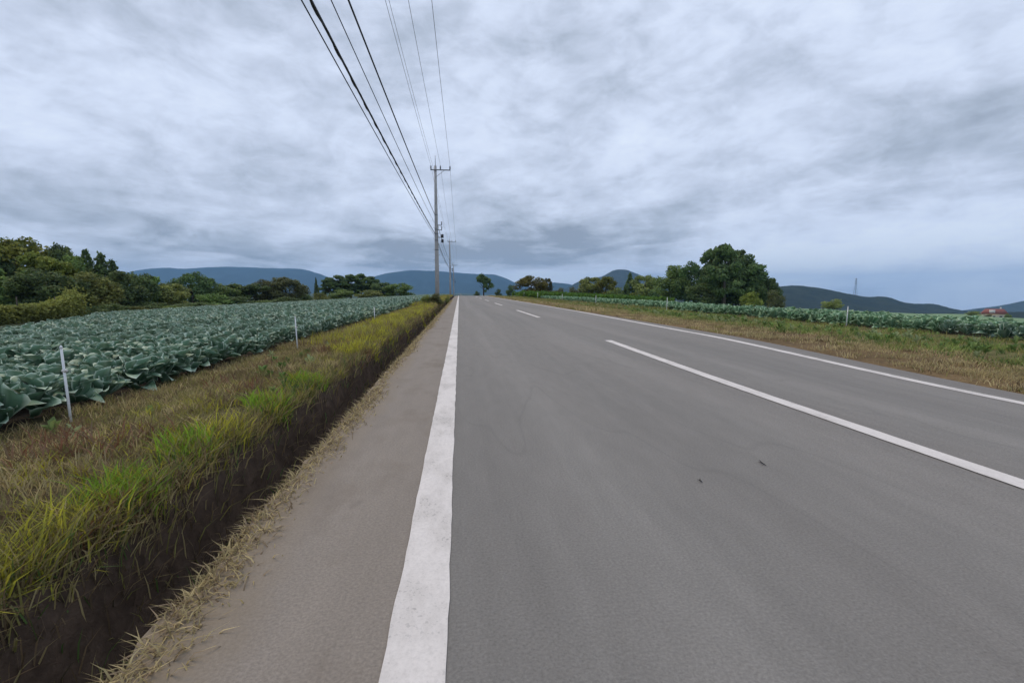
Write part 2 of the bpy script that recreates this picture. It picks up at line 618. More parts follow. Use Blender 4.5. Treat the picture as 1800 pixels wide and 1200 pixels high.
# ------------------------------------------------------------------ road
def strip(name, mat, xa, xb, ys, dz, nxs=2, jag=None, parent=None, jag_sides=(0, 1)):
    """a sheet between the side lines xa(y) and xb(y), lying on the road surface"""
    ys = np.asarray(ys, float)
    vs = []
    for k in range(nxs):
        t = k / (nxs - 1)
        x = xa(ys) * (1 - t) + xb(ys) * t
        if jag is not None and k in jag_sides:
            x = x + jag * (fbm(ys * 0 + k, ys, 6.0, 4) - 0.5) + jag * 0.6 * (vnoise(ys * 0 + k, ys, 26.0, 6) - 0.5)
        vs.append(np.stack([x, ys, road_z(x, ys) + dz], -1))
    v = np.stack(vs, 1)
    n = len(ys)
    i = np.arange(n * nxs).reshape(n, nxs)
    q = np.stack([i[:-1, :-1], i[:-1, 1:], i[1:, 1:], i[1:, :-1]], -1).reshape(-1, 4)
    return link(name, mesh_np(name, v.reshape(-1, 3), q, mat, smooth=True), parent)


def const(c):
    return lambda y: np.full(np.shape(y), float(c))


YS = np.concatenate([np.arange(-12, 0, 1.0), np.arange(0, 20, 0.1), np.arange(20, 60, 0.5), np.arange(60, 420, 3)])
road = strip('road', M_ROAD, const(-0.19), const(R_EDGE), YS, 0.0, 12)
road['kind'] = 'structure'
strip('road_shoulder', M_SHOULDER, const(L_EDGE), const(-0.19), YS, 0.0, 3, 0.07, road, (0,))
strip('edge_line', M_PAINT, const(-0.215), const(-0.045), YS, 0.004, 2, 0.008, road)['label'] = 'broad worn white line along the left shoulder'
strip('edge_line', M_PAINT, lambda y: right_line_x(y) - 0.075, lambda y: right_line_x(y) + 0.075, YS, 0.004, 2, 0.012, road)['label'] = 'white line along the right edge of the road'
for a, b_ in ((2.0, 9.6), (18.4, 25.6), (34.4, 41.6), (50.4, 57.6), (66.4, 73.6), (82.4, 89.6)):
    strip('centre_dash', M_PAINT, lambda y: 2.93 + 0.12 * sm(y, 4, 12) - 0.075, lambda y: 2.93 + 0.12 * sm(y, 4, 12) + 0.075,
          np.arange(a, b_ + 0.01, 0.1), 0.004, 2, 0.008, road)


# ------------------------------------------------------------------ mountains and hills
def mat_hill(name, a, b, scale):
    m, t, bs = new_mat(name)
    tc = N(t, 'ShaderNodeTexCoord')
    n = N(t, 'ShaderNodeTexNoise'); n.inputs['Scale'].default_value = scale; n.inputs['Detail'].default_value = 9
    n.inputs['Roughness'].default_value = 0.7
    t.links.new(tc.outputs['Object'], n.inputs['Vector'])
    t.links.new(ramp_node(t, n.outputs[0], [(0.35, a), (0.65, b)], 'LINEAR'), bs.inputs['Base Color'])
    bs.inputs['Roughness'].default_value = 1.0
    bs.inputs['Specular IOR Level'].default_value = 0.0
    bp = N(t, 'ShaderNodeBump'); bp.inputs['Strength'].default_value = 1.0; bp.inputs['Distance'].default_value = 12
    t.links.new(n.outputs[0], bp.inputs['Height']); t.links.new(bp.outputs[0], bs.inputs['Normal'])
    return m


M_MOUNT = mat_hill('mountain_forest', (0.012, 0.030, 0.040), (0.022, 0.048, 0.055), 0.004)  # forest tones with some of the distant haze's blue painted in
M_HILL = mat_hill('hill_forest', (0.020, 0.028, 0.022), (0.042, 0.052, 0.034), 0.02)


def ridge(name, prof, dist, depth_front, mat, seed, rough, label, nrow=26, base=-45, fine=0.0):
    """mountain whose crest follows the silhouette prof [(px, py)...] at a distance of dist metres"""
    prof = np.array(prof, float)
    xs = np.linspace(prof[0, 0], prof[-1, 0], 150)
    ys = np.interp(xs, prof[:, 0], prof[:, 1])
    k = np.ones(5) / 5
    ysm = np.convolve(np.pad(ys, 2, mode='edge'), k, 'valid')
    crest = np.array([at(x, y, dist) for x, y in zip(xs, ysm)])
    rows = []
    for j in range(nrow):
        s = -1 + 2.0 * j / (nrow - 1)           # -1 front foot, 0 crest, 1 back foot
        g = np.clip(1 - abs(s), 0, 1)
        prf = g ** 0.9 * (0.75 + 0.25 * g)
        y = crest[:, 1] + s * depth_front
        z = base + (crest[:, 2] - base) * prf
        sp = (fbm(crest[:, 0] + 3 * y * 0.2, y, 5.0 / depth_front, seed, 4) - 0.5) * rough
        z = z + sp * (1 - g) * g * 4 + fine * (fbm(crest[:, 0], y, 0.12, seed + 3, 3) - 0.5) * (g > 0.05)
        rows.append(np.stack([crest[:, 0] * (y / crest[:, 1] * 0.5 + 0.5), y, z], -1))
    v = np.stack(rows)
    i = np.arange(nrow * 150).reshape(nrow, 150)
    q = np.stack([i[:-1, :-1], i[:-1, 1:], i[1:, 1:], i[1:, :-1]], -1).reshape(-1, 4)
    link(name, mesh_np(name, v.reshape(-1, 3), q, mat, smooth=True), kind='structure', label=label)


ridge('mountain', [(60, 520), (170, 496), (240, 473), (290, 469), (330, 470), (400, 467), (470, 469), (525, 470), (560, 480), (590, 490), (640, 503), (720, 520)],
      6000, 1500, M_MOUNT, 1, 170, 'blue flat-topped mountain behind the trees on the left')
ridge('mountain', [(560, 520), (640, 495), (662, 483), (690, 477), (715, 474), (760, 475), (810, 479), (868, 481), (885, 486), (905, 496), (940, 506), (990, 516), (1040, 522)],
      5600, 1400, M_MOUNT, 2, 150, 'blue flat-topped mountain behind the utility poles')
ridge('hill', [(930, 512), (955, 498), (975, 495), (1000, 498), (1030, 508), (1060, 518)], 4600, 800, M_MOUNT, 3, 50, 'small blue hill between the two wooded patches')
ridge('hill', [(960, 525), (1000, 502), (1020, 490), (1060, 482), (1080, 470), (1100, 470), (1125, 480), (1150, 492), (1190, 510), (1240, 530)],
      3300, 800, M_HILL, 4, 90, 'grey-blue peaked hill behind the autumn trees', base=-180)
ridge('hill', [(1080, 540), (1150, 524), (1240, 519), (1330, 512), (1370, 500), (1400, 498), (1440, 503), (1480, 512), (1520, 520), (1545, 518), (1560, 519), (1580, 529), (1600, 532), (1640, 532), (1665, 540), (1700, 546), (1760, 556)],
      1500, 420, M_HILL, 5, 22, 'long dark wooded hill on the right', base=-110, fine=3.0)
ridge('hill', [(1600, 560), (1670, 548), (1720, 541), (1760, 536), (1800, 528), (1900, 515), (2000, 505), (2100, 520)],
      2600, 600, M_HILL, 6, 40, 'blue hill rising at the right edge', base=-200)
ridge('hill', [(1500, 552), (1600, 549), (1690, 549), (1760, 548), (1830, 546), (2000, 548), (2200, 560)],
      900, 180, M_HILL, 7, 6, 'low dark wood line behind the red-roofed house', base=-75, fine=2.5)

# ------------------------------------------------------------------ haze
hb = MB().box((0, 4700, -72), (18600, 10200, 836))
M_HAZE = bpy.data.materials.new('haze_air')
M_HAZE.use_nodes = True
ht = M_HAZE.node_tree
ht.nodes.clear()
ho = N(ht, 'ShaderNodeOutputMaterial')
pv = N(ht, 'ShaderNodeVolumePrincipled')
pv.inputs['Color'].default_value = (0.36, 0.63, 1.0, 1)
pv.inputs['Density'].default_value = 0.000105
pv.inputs['Anisotropy'].default_value = 0.0
ht.links.new(pv.outputs[0], ho.inputs['Volume'])
hz = link('haze', hb.mesh('haze', M_HAZE), kind='stuff', label='thin blue air fading the mountains')


# ------------------------------------------------------------------ trees
def leaf_cloud(n, pos, size, nrm, tint, squash=0.7):
    """n bent leaf-clump faces: 2 triangles each"""
    a = rng.normal(size=(n, 3))
    u = np.cross(nrm, a); u /= np.linalg.norm(u, axis=1, keepdims=True) + 1e-9
    w = np.cross(nrm, u); w /= np.linalg.norm(w, axis=1, keepdims=True) + 1e-9
    s = size[:, None]
    bend = rng.normal(size=(n, 1)) * 0.35
    v = np.stack([pos - u * s, pos + w * s * squash + nrm * s * bend, pos + u * s, pos - w * s * squash + nrm * s * bend], 1)
    q = np.arange(n * 4).reshape(n, 4)
    f = np.concatenate([q[:, [0, 1, 2]], q[:, [0, 2, 3]]])
    return v.reshape(-1, 3), f, np.repeat(tint, 4, 0)


def unit(v):
    return v / (np.linalg.norm(v, axis=-1, keepdims=True) + 1e-9)


def crown_mesh(kind, seed, base_col, alt_col, n=4200):
    """crown of a tree of unit height and unit width"""
    r = np.random.default_rng(seed)
    cl = []
    if kind == 'broad':
        k = 34
        for i in range(k):
            th = r.uniform(0, 2 * math.pi); z = r.uniform(0.16, 0.93)
            prof = 0.50 * math.sin(math.pi * min(1, (z - 0.02) / 0.98)) ** 0.6
            rr = prof * r.uniform(0.35, 0.86)
            cl.append((rr * math.cos(th), rr * math.sin(th), z, r.uniform(0.11, 0.19) * (1.15 - 0.4 * z)))
    elif kind == 'lobed':
        k = 40
        lob = [(r.uniform(-0.28, 0.28), r.uniform(-0.28, 0.28), r.uniform(0.30, 0.80), r.uniform(0.16, 0.25)) for _ in range(8)]
        for i in range(k):
            L = lob[i % 8]
            d = unit(r.normal(size=3)) * L[3] * 0.9
            cl.append((L[0] + d[0], L[1] + d[1], L[2] + d[2] * 0.9, r.uniform(0.06, 0.12)))
    elif kind == 'conifer':
        k = 64
        for i in range(k):
            z = 0.10 + 0.88 * (i / k) ** 0.9
            th = i * 2.4 + r.uniform(-.4, .4)
            rr = 0.47 * (1.02 - z) ** 0.85 * r.uniform(0.4, 1.0)
            cl.append((rr * math.cos(th), rr * math.sin(th), z - 0.05 * rr, 0.028 + 0.105 * (1.02 - z)))
    elif kind == 'pine':
        k = 52
        for i in range(k):
            th = r.uniform(0, 2 * math.pi); z = 0.22 + 0.74 * r.uniform(0, 1)
            prof = 0.52 * max(0.02, 1 - max(0, (z - 0.30) / 0.71)) ** 0.62 * (0.7 + 0.3 * min(1, (z - 0.15) / 0.15))
            rr = prof * r.uniform(0.25, 0.95)
            cl.append((rr * math.cos(th), rr * math.sin(th), z, r.uniform(0.055, 0.12)))
    else:  # bush
        k = 26
        for i in range(k):
            d = unit(r.normal(size=3)); d[2] = abs(d[2])
            rr = r.uniform(0.2, 0.36)
            cl.append((d[0] * rr, d[1] * rr, 0.12 + d[2] * rr * 1.9, r.uniform(0.12, 0.2)))
    cl = np.array(cl)
    pick = r.choice(len(cl), n, p=cl[:, 3] ** 2 / np.sum(cl[:, 3] ** 2))
    d = unit(r.normal(size=(n, 3)))
    rad = cl[pick, 3] * r.uniform(0.55, 1.08, n)
    zs = {'pine': 0.55, 'conifer': 0.6}.get(kind, 0.85)
    pos = cl[pick, :3] + d * rad[:, None] * np.array([1, 1, zs])
    stray = r.random(n) < 0.04
    pos[stray] += d[stray] * 0.03
    pos[:, 2] = np.clip(pos[:, 2], 0.01, 1.02)
    nrm = unit(d * 0.8 + r.normal(size=(n, 3)) * 0.6 + np.array([0, 0, 0.35]))
    size = r.uniform(0.014, 0.034, n)
    mixf = np.clip(r.normal(0.5, 0.28, n) + (r.random(len(cl)) - 0.5)[pick] * 0.9, 0, 1)[:, None]
    tint = np.array(base_col) * (1 - mixf) + np.array(alt_col) * mixf
    tint = tint * np.array([2.65, 2.65, 2.1]) * r.uniform(0.7, 1.3, (n, 1))
    v, f, c = leaf_cloud(n, pos, size, nrm, tint)
    return mesh_np('crown_' + kind, v, f, M_CROWN, c)


def trunk_mesh(kind, seed):
    r = np.random.default_rng(seed + 100)
    m = MB()
    top = {'conifer': 0.95, 'pine': 0.9, 'bush': 0.4}.get(kind, 0.72)
    pts = [(0.02 * math.sin(3 * t + seed) * t, 0.02 * math.cos(2.3 * t + seed) * t, -0.06 + t * (top + 0.06)) for t in np.linspace(0, 1, 8)]
    rad = np.linspace(0.036, 0.008, 8); rad[0] = 0.046
    if kind == 'bush':
        rad = rad * 0.5
    m.tube(pts, rad, 8)
    for i in range(7 if kind != 'conifer' else 0):
        z = r.uniform(0.25 if kind != 'bush' else 0.05, top * 0.62)
        th = r.uniform(0, 6.28); ln = r.uniform(0.12, 0.24)
        p = np.array([0, 0, z]); dr = np.array([math.cos(th), math.sin(th), r.uniform(0.35, 0.9)])
        m.tube([p, p + dr * ln * 0.5, p + dr * ln + np.array([0, 0, 0.04])], [0.014, 0.009, 0.004], 5)
    return m.mesh('trunk_' + kind, M_BARK, True)


PAL = {
    'dark': ((0.030, 0.048, 0.026), (0.066, 0.096, 0.042)),
    'mid': ((0.042, 0.068, 0.028), (0.100, 0.138, 0.050)),
    'olive': ((0.056, 0.070, 0.030), (0.125, 0.138, 0.050)),
    'yellow': ((0.050, 0.062, 0.018), (0.105, 0.112, 0.030)),
    'rust': ((0.044, 0.043, 0.016), (0.090, 0.076, 0.026)),
    'brown': ((0.036, 0.039, 0.022), (0.064, 0.066, 0.034)),
    'pale': ((0.065, 0.090, 0.026), (0.140, 0.165, 0.045)),
}
_crowns = {}


def crown(kind, var, pal):
    key = (kind, var, pal)
    if key not in _crowns:
        n = {'bush': 3400, 'pine': 8000, 'conifer': 5000}.get(kind, 6500)
        _crowns[key] = crown_mesh(kind, hash((kind == 'broad', kind == 'pine', kind == 'bush', var)) % 10000 + var, *PAL[pal], n=n)
    return _crowns[key]


_trunks = {}


def tree(name, label, cat, px, top, w_px, depth, kind, pal, var=0, group=None, lift=0.0):
    """tree whose top shows at (px, top), standing on the ground at the given depth"""
    p = at(px, top, depth)
    z0 = gz(p[0], p[1])
    h = max(0.6, p[2] - z0)
    w = w_px / F * depth * 1.04
    o = thing(name, label, cat, (p[0], p[1], z0 + lift), random.uniform(0, 6.28), (w, w, h), group)
    link('crown', crown(kind, var, pal), o)
    tk = (kind, var % 2)
    if tk not in _trunks:
        _trunks[tk] = trunk_mesh(kind, var % 2)
    link('stem' if kind == 'bush' else 'trunk', _trunks[tk], o)
    return o


# right of the road
tree('roadside_tree', 'lone round tree at the crest of the road, right of the poles', 'tree', 850, 481, 36, 128, 'lobed', 'dark', 1)
for px, top, w, d, pal, lab in (
        (876, 506, 14, 124, 'dark', 'small dark bush right of the lone roadside tree'),
        (897, 497, 18, 140, 'dark', 'dark bush left of the rust-coloured tree'),
        (838, 510, 12, 122, 'dark', 'low dark bush at the foot of the lone roadside tree')):
    tree('bush', lab, 'bush', px, top, w, d, 'bush', pal, 1)
tree('autumn_tree', 'rust-coloured round tree above the bright green crop', 'tree', 934, 485, 60, 122, 'broad', 'rust', 2)
for px, top, w, d, kind, pal, lab in (
        (962, 489, 22, 126, 'broad', 'brown', 'thin brown tree right beside the rust-coloured tree'),
        (985, 501, 36, 124, 'bush', 'brown', 'low brown bush under the small blue hill'),
        (1008, 499, 34, 126, 'bush', 'brown', 'brown bush left of the olive trees on the right'),
        (1038, 487, 52, 128, 'broad', 'olive', 'olive tree in front of the peaked hill, left one'),
        (1066, 486, 44, 124, 'broad', 'yellow', 'yellow-olive tree right below the peaked hill'),
        (1085, 499, 40, 116, 'bush', 'mid', 'rounded green bush before the yellow-olive tree'),
        (1108, 478, 34, 122, 'conifer', 'dark', 'dark pointed tree right of the peaked hill'),
        (1134, 484, 58, 116, 'broad', 'olive', 'dull olive tree between the dark pointed tree and the big clump'),
        (1160, 497, 44, 108, 'bush', 'dark', 'dark bush closing the gap left of the big clump')):
    tree('tree' if kind != 'bush' else 'bush', lab, 'tree' if kind != 'bush' else 'bush', px, top, w, d, kind, pal, 3)
for px, top, w, d, kind, pal, var, lab in (
        (1186, 468, 72, 92, 'broad', 'mid', 4, 'rounded green tree at the left end of the big clump'),
        (1222, 461, 62, 90, 'broad', 'dark', 2, 'dark tree second from the left in the big clump'),
        (1253, 437, 66, 86, 'pine', 'dark', 5, 'tall dark tree left of the topmost tree of the clump'),
        (1277, 430, 96, 80, 'pine', 'dark', 6, 'tallest dark tree of the right clump with bare grey trunk'),
        (1300, 438, 72, 86, 'pine', 'dark', 7, 'tall dark tree right behind the topmost tree of the clump'),
        (1308, 449, 84, 84, 'broad', 'dark', 4, 'dark tree filling the gap right below the topmost tree'),
        (1268, 462, 90, 88, 'broad', 'mid', 1, 'green tree in the middle of the big clump'),
        (1328, 463, 76, 82, 'pine', 'dark', 5, 'dark spreading tree on the right flank of the clump'),
        (1352, 488, 46, 80, 'broad', 'dark', 3, 'low dark tree at the right end of the clump'),
        (1235, 492, 90, 84, 'bush', 'dark', 2, 'dark undergrowth bush at the foot of the clump, left'),
        (1300, 500, 100, 92, 'bush', 'dark', 3, 'dark undergrowth bush behind the bare grey trunk')):
    tree('clump_tree' if kind != 'bush' else 'bush', lab, 'tree' if kind != 'bush' else 'bush', px, top, w, d, kind, pal, var)
tree('bush', 'rounded yellow-green bush at the foot of the big clump', 'bush', 1322, 507, 48, 68, 'bush', 'pale', 4)
tree('bush', 'brownish bush at the right foot of the big clump', 'bush', 1364, 504, 40, 72, 'bush', 'brown', 2)
tree('bush', 'thin brown bush standing alone in the right field', 'bush', 1468, 520, 48, 110, 'bush', 'olive', 3)

# left of the road
lefts = [
    # px, top, w, depth, kind, pal, var
    (-40, 415, 130, 56, 'broad', 'dark', 1, 'dark tree half outside the left picture edge'),
    (22, 420, 120, 58, 'broad', 'yellow', 2, 'yellowish tree top at the left picture edge'),
    (58, 424, 60, 62, 'conifer', 'dark', 1, 'dark pointed tree top behind the yellowish tree'),
    (66, 440, 90, 54, 'lobed', 'yellow', 3, 'yellow-green tree right of the yellowish edge tree'),
    (106, 430, 66, 60, 'broad', 'dark', 3, 'dark round-topped tree, highest left of the two pointed trees'),
    (150, 436, 64, 62, 'conifer', 'dark', 2, 'dark pointed tree, left one of the pair on the left'),
    (176, 441, 62, 62, 'conifer', 'dark', 3, 'dark pointed tree, right one of the pair on the left'),
    (196, 455, 60, 62, 'conifer', 'dark', 1, 'shorter pointed tree where the tall wood steps down'),
    (128, 452, 70, 58, 'broad', 'mid', 4, 'green tree below the pair of pointed trees'),
    (20, 470, 110, 50, 'lobed', 'mid', 4, 'mid green tree in front of the yellowish edge tree'),
    (80, 474, 100, 49, 'broad', 'dark', 2, 'dark tree behind the left part of the hedge'),
    (150, 478, 90, 52, 'broad', 'olive', 1, 'olive tree behind the right end of the hedge'),
    (205, 478, 80, 58, 'broad', 'dark', 4, 'dark tree right of the hedge end'),
    (238, 479, 70, 66, 'broad', 'dark', 1, 'dark tree below the left end of the blue mountain'),
    (262, 483, 50, 70, 'lobed', 'mid', 2, 'round dark tree where the mountain comes into view'),
    (296, 498, 66, 72, 'broad', 'olive', 3, 'low olive tree before the blue mountain, left of the dark round top'),
    (336, 479, 60, 84, 'broad', 'dark', 2, 'dark round-topped tree standing out before the blue mountain'),
    (366, 490, 44, 86, 'broad', 'dark', 4, 'dark tree on the right shoulder of the round-topped tree'),
    (372, 512, 70, 72, 'bush', 'mid', 1, 'green bush under the dark round-topped tree'),
    (403, 498, 64, 88, 'broad', 'mid', 1, 'small green tree in the middle of the left tree line'),
    (437, 498, 70, 90, 'lobed', 'dark', 1, 'small dark tree left of the brownish tree'),
    (468, 492, 50, 94, 'broad', 'brown', 2, 'brownish tree in the left tree line, left half of the pair'),
    (500, 487, 66, 94, 'broad', 'brown', 3, 'brownish broad tree in the left tree line, right half of the pair'),
    (530, 506, 40, 100, 'bush', 'dark', 3, 'dark bush between the brownish trees and the spire tree'),
    (555, 487, 13, 120, 'conifer', 'dark', 2, 'thin dark spire tree standing alone'),
    (578, 487, 44, 126, 'pine', 'dark', 1, 'dark tree at the left end of the grove before the notch'),
    (596, 484, 50, 128, 'pine', 'dark', 3, 'dark tree second from the left in the grove'),
    (616, 482, 52, 128, 'pine', 'dark', 5, 'dark tree in the middle of the grove'),
    (634, 481, 52, 130, 'pine', 'dark', 2, 'tallest dark tree of the grove before the notch'),
    (652, 486, 50, 128, 'pine', 'dark', 6, 'dark tree on the right slope of the grove'),
    (672, 496, 48, 124, 'broad', 'dark', 1, 'dark tree where the grove steps down to the right'),
    (702, 498, 52, 120, 'broad', 'mid', 2, 'round green tree at the right end of the grove'),
    (600, 506, 60, 116, 'bush', 'mid', 2, 'green bush at the foot of the grove, left'),
    (650, 507, 60, 116, 'bush', 'olive', 1, 'olive bush at the foot of the grove, right'),
    (560, 512, 40, 112, 'bush', 'olive', 4, 'olive bush at the foot of the spire tree'),
]
for px, top, w, d, kind, pal, var, lab in lefts:
    tree('bush' if kind == 'bush' else ('conifer_tree' if kind == 'conifer' else 'broadleaf_tree'), lab, 'bush' if kind == 'bush' else 'tree', px, top, w, d, kind, pal, var)
ORD = ['first', 'second', 'third', 'fourth', 'fifth', 'sixth', 'seventh', 'eighth', 'ninth', 'tenth', 'eleventh', 'twelfth', 'thirteenth', 'fourteenth', 'fifteenth',
       'sixteenth', 'seventeenth', 'eighteenth', 'nineteenth', 'twentieth']
# dark undergrowth along the far side of the left field
ug = [(-60, 46), (-20, 47), (20, 46), (62, 47), (104, 47), (146, 49), (190, 50), (228, 54), (262, 58), (300, 62), (340, 66), (380, 68), (420, 74), (460, 80), (500, 86), (536, 92)]
for i, (px, d) in enumerate(ug):
    y_ = 528 + (8 if i % 2 else 0) - (10 if px > 400 else 0)
    tree('undergrowth_bush', f'{ORD[i]} low undergrowth bush from the left along the far side of the left field', 'bush', px, y_, 76 if px < 400 else 56, d, 'bush', ('dark', 'mid', 'dark', 'olive')[i % 4], 1 + i % 4, 'undergrowth bushes along the left field')

# vine-covered hedge at the near left
hp0, hp1 = np.array([-26.8, 26.0]), np.array([-29.2, 41.0])
pos = []
n = 15000
t_ = rng.random(n)
xy = hp0 + (hp1 - hp0) * t_[:, None]
dirv = unit(hp1 - hp0)
nor = np.array([-dirv[1], dirv[0]])
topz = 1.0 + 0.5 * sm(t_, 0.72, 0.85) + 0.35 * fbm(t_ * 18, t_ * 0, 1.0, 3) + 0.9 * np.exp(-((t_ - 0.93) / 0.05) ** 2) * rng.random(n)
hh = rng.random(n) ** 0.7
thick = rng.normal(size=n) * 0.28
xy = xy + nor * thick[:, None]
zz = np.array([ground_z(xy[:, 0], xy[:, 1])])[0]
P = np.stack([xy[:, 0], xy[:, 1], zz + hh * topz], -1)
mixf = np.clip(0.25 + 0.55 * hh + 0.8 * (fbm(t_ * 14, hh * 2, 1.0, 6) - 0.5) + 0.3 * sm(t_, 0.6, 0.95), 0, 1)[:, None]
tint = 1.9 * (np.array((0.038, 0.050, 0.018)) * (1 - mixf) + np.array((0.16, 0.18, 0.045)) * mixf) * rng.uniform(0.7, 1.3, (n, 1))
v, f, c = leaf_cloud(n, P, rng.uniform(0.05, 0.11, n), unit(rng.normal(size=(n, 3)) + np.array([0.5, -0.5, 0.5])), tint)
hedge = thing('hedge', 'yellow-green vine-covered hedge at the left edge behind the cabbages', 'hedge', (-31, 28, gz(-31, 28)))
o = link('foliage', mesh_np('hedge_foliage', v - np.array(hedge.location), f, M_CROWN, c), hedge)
mb = MB().tube([(0, 0, -0.1), (0, 0, 1.7)], 0.035, 6)
pm = mb.mesh('hedge_post', M_BARK)
for t1 in (0.05, 0.3, 0.55, 0.8, 0.98):
    q_ = hp0 + (hp1 - hp0) * t1
    o = link('post', pm, hedge)
    o.location = (q_[0] + 31, q_[1] - 28, gz(q_[0], q_[1]) - gz(-31, 28))

# ------------------------------------------------------------------ cabbages
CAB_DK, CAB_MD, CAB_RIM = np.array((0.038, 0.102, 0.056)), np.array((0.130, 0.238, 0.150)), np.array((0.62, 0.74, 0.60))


def leaf_grid(nu, nv, length, width, seed, curl):
    """one cupped leaf with a thin pale wavy rim; stalk at the origin, growing along +x, upper face +z"""
    r = np.random.default_rng(seed)
    ph = r.uniform(0, 6.28, 3)
    V, C = [], []
    ss = {7: (-1, -0.86, -0.45, 0, 0.45, 0.86, 1), 5: (-1, -0.86, 0, 0.86, 1), 3: (-1, 0, 1)}[nv]
    us = np.append(np.linspace(0, 0.92, nu - 1), 1.0)
    for i, u in enumerate(us):
        wd = width * math.sqrt(max(0.05, 1 - ((u - 0.56) / 0.62) ** 2))
        for s in ss:
            y = wd * 0.5 * s
            a = curl * u ** 1.7                      # the blade bends over outwards
            x = length * u * math.cos(a * 0.6) - 0.26 * length * s * s * u * u
            z = -length * u * math.sin(a * 0.75) + 0.52 * width * s * s * (0.35 + 0.65 * u)
            rim = abs(s) > 0.99 or i == nu - 1
            if rim:
                z += 0.085 * width * math.sin(9 * u + ph[0] + s * 2.4) + 0.045 * r.normal() * width
                x += 0.02 * length * math.sin(11 * s + ph[1])
            V.append((x, y, z))
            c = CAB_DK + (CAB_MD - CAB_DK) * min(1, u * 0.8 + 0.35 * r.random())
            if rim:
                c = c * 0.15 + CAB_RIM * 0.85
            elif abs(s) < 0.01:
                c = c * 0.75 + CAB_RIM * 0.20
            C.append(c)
    i = np.arange(nu * nv).reshape(nu, nv)
    q = np.stack([i[:-1, :-1], i[:-1, 1:], i[1:, 1:], i[1:, :-1]], -1).reshape(-1, 4)
    return np.array(V), q, np.array(C)


def plant_layout(r, n_out, n_in, scale=1.0):
    """leaf transforms of one cabbage: (azimuth, elevation, roll, size, height, which)"""
    L = []
    a0 = r.uniform(0, 6.28)
    for i in range(n_out):
        f_ = i / max(1, n_out - 1)
        L.append((a0 + i * 2.399 + r.normal() * 0.3, math.radians(38 + 38 * f_ + r.uniform(-14, 14)), r.normal() * 0.45, r.uniform(0.8, 1.2) * scale, 0.03 + 0.12 * f_ + r.uniform(-0.02, 0.04), int(r.integers(0, 3))))
    for i in range(n_in):
        L.append((a0 + 1 + i * 2.399 + r.normal() * 0.3, math.radians(r.uniform(60, 88)), r.normal() * 0.4, r.uniform(0.7, 1.0) * scale, r.uniform(0.12, 0.19), int(r.integers(0, 3))))
    return L


def leaf_matrix(az, elv, roll, s, h):
    return Matrix.Translation((0.045 * math.cos(az), 0.045 * math.sin(az), h)) @ Matrix.Rotation(az, 4, 'Z') @ Matrix.Rotation(-elv, 4, 'Y') @ Matrix.Rotation(roll, 4, 'X') @ Matrix.Scale(s, 4)


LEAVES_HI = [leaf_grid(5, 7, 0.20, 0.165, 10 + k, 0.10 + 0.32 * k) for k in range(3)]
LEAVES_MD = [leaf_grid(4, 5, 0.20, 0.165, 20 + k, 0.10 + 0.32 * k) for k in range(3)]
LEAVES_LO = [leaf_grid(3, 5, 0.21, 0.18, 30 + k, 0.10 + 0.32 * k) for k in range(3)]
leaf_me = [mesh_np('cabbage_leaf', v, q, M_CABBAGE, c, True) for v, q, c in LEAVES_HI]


def head_np(rad=0.085, seed=0):
    r = np.random.default_rng(seed)
    V = [(0, 0, 0.10)]
    C = [CAB_MD]
    nr, nt = 4, 9
    for i in range(1, nr):
        ph = math.pi * i / nr
        for j in range(nt):
            th = 2 * math.pi * j / nt + 0.3 * i
            k = rad * (1 + 0.1 * r.normal())
            V.append((k * math.sin(ph) * math.cos(th), k * math.sin(ph) * math.sin(th), 0.19 - k * math.cos(ph)))
            C.append(CAB_MD * 1.1 if j % 3 else CAB_RIM * 0.6)
    V.append((0, 0, 0.19 + rad)); C.append(CAB_RIM * 0.5)
    t = [(0, 1 + (j + 1) % nt, 1 + j) for j in range(nt)]
    for i in range(nr - 2):
        for j in range(nt):
            a, b_ = 1 + i * nt + j, 1 + i * nt + (j + 1) % nt
            t += [(a, b_, b_ + nt), (a, b_ + nt, a + nt)]
    l = len(V) - 1
    t += [(1 + (nr - 2) * nt + j, 1 + (nr - 2) * nt + (j + 1) % nt, l) for j in range(nt)]
    return np.array(V), np.array(t), np.array(C)


HEAD = head_np()
head_me = mesh_np('cabbage_heart', HEAD[0], HEAD[1], M_CABBAGE, HEAD[2], True)


def joined_plant(leaves, layout, with_head=True):
    V, Q, C, n0 = [], [], [], 0
    for az, elv, roll, s, h, k in layout:
        v, q, c = leaves[k]
        M = np.array(leaf_matrix(az, elv, roll, s, h))
        V.append(v @ M[:3, :3].T + M[:3, 3]); Q.append(q + n0); C.append(c); n0 += len(v)
    return np.concatenate(V), np.concatenate(Q), np.concatenate(C)


rs = np.random.default_rng(77)
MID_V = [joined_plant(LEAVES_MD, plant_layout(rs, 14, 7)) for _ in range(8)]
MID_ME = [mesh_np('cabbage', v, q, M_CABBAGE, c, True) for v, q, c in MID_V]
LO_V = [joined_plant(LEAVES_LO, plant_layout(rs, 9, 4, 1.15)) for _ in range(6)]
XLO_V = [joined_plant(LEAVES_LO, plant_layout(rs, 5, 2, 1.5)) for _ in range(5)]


def field_points(poly, row, step, x0, x1, y0, y1, seed):
    r = np.random.default_rng(seed)
    P = []
    nrow = int(abs(x1 - x0) / row)
    for i in range(nrow):
        x = x0 + math.copysign(row, x1 - x0) * i
        ys = np.arange(y0, y1, step) + r.uniform(0, step)
        P.append(np.stack([x + r.normal(size=len(ys)) * 0.035, ys + r.normal(size=len(ys)) * 0.04, np.full(len(ys), i)], -1))
    P = np.concatenate(P)
    k = inside(poly, P[:, 0], P[:, 1])
    return P[k]


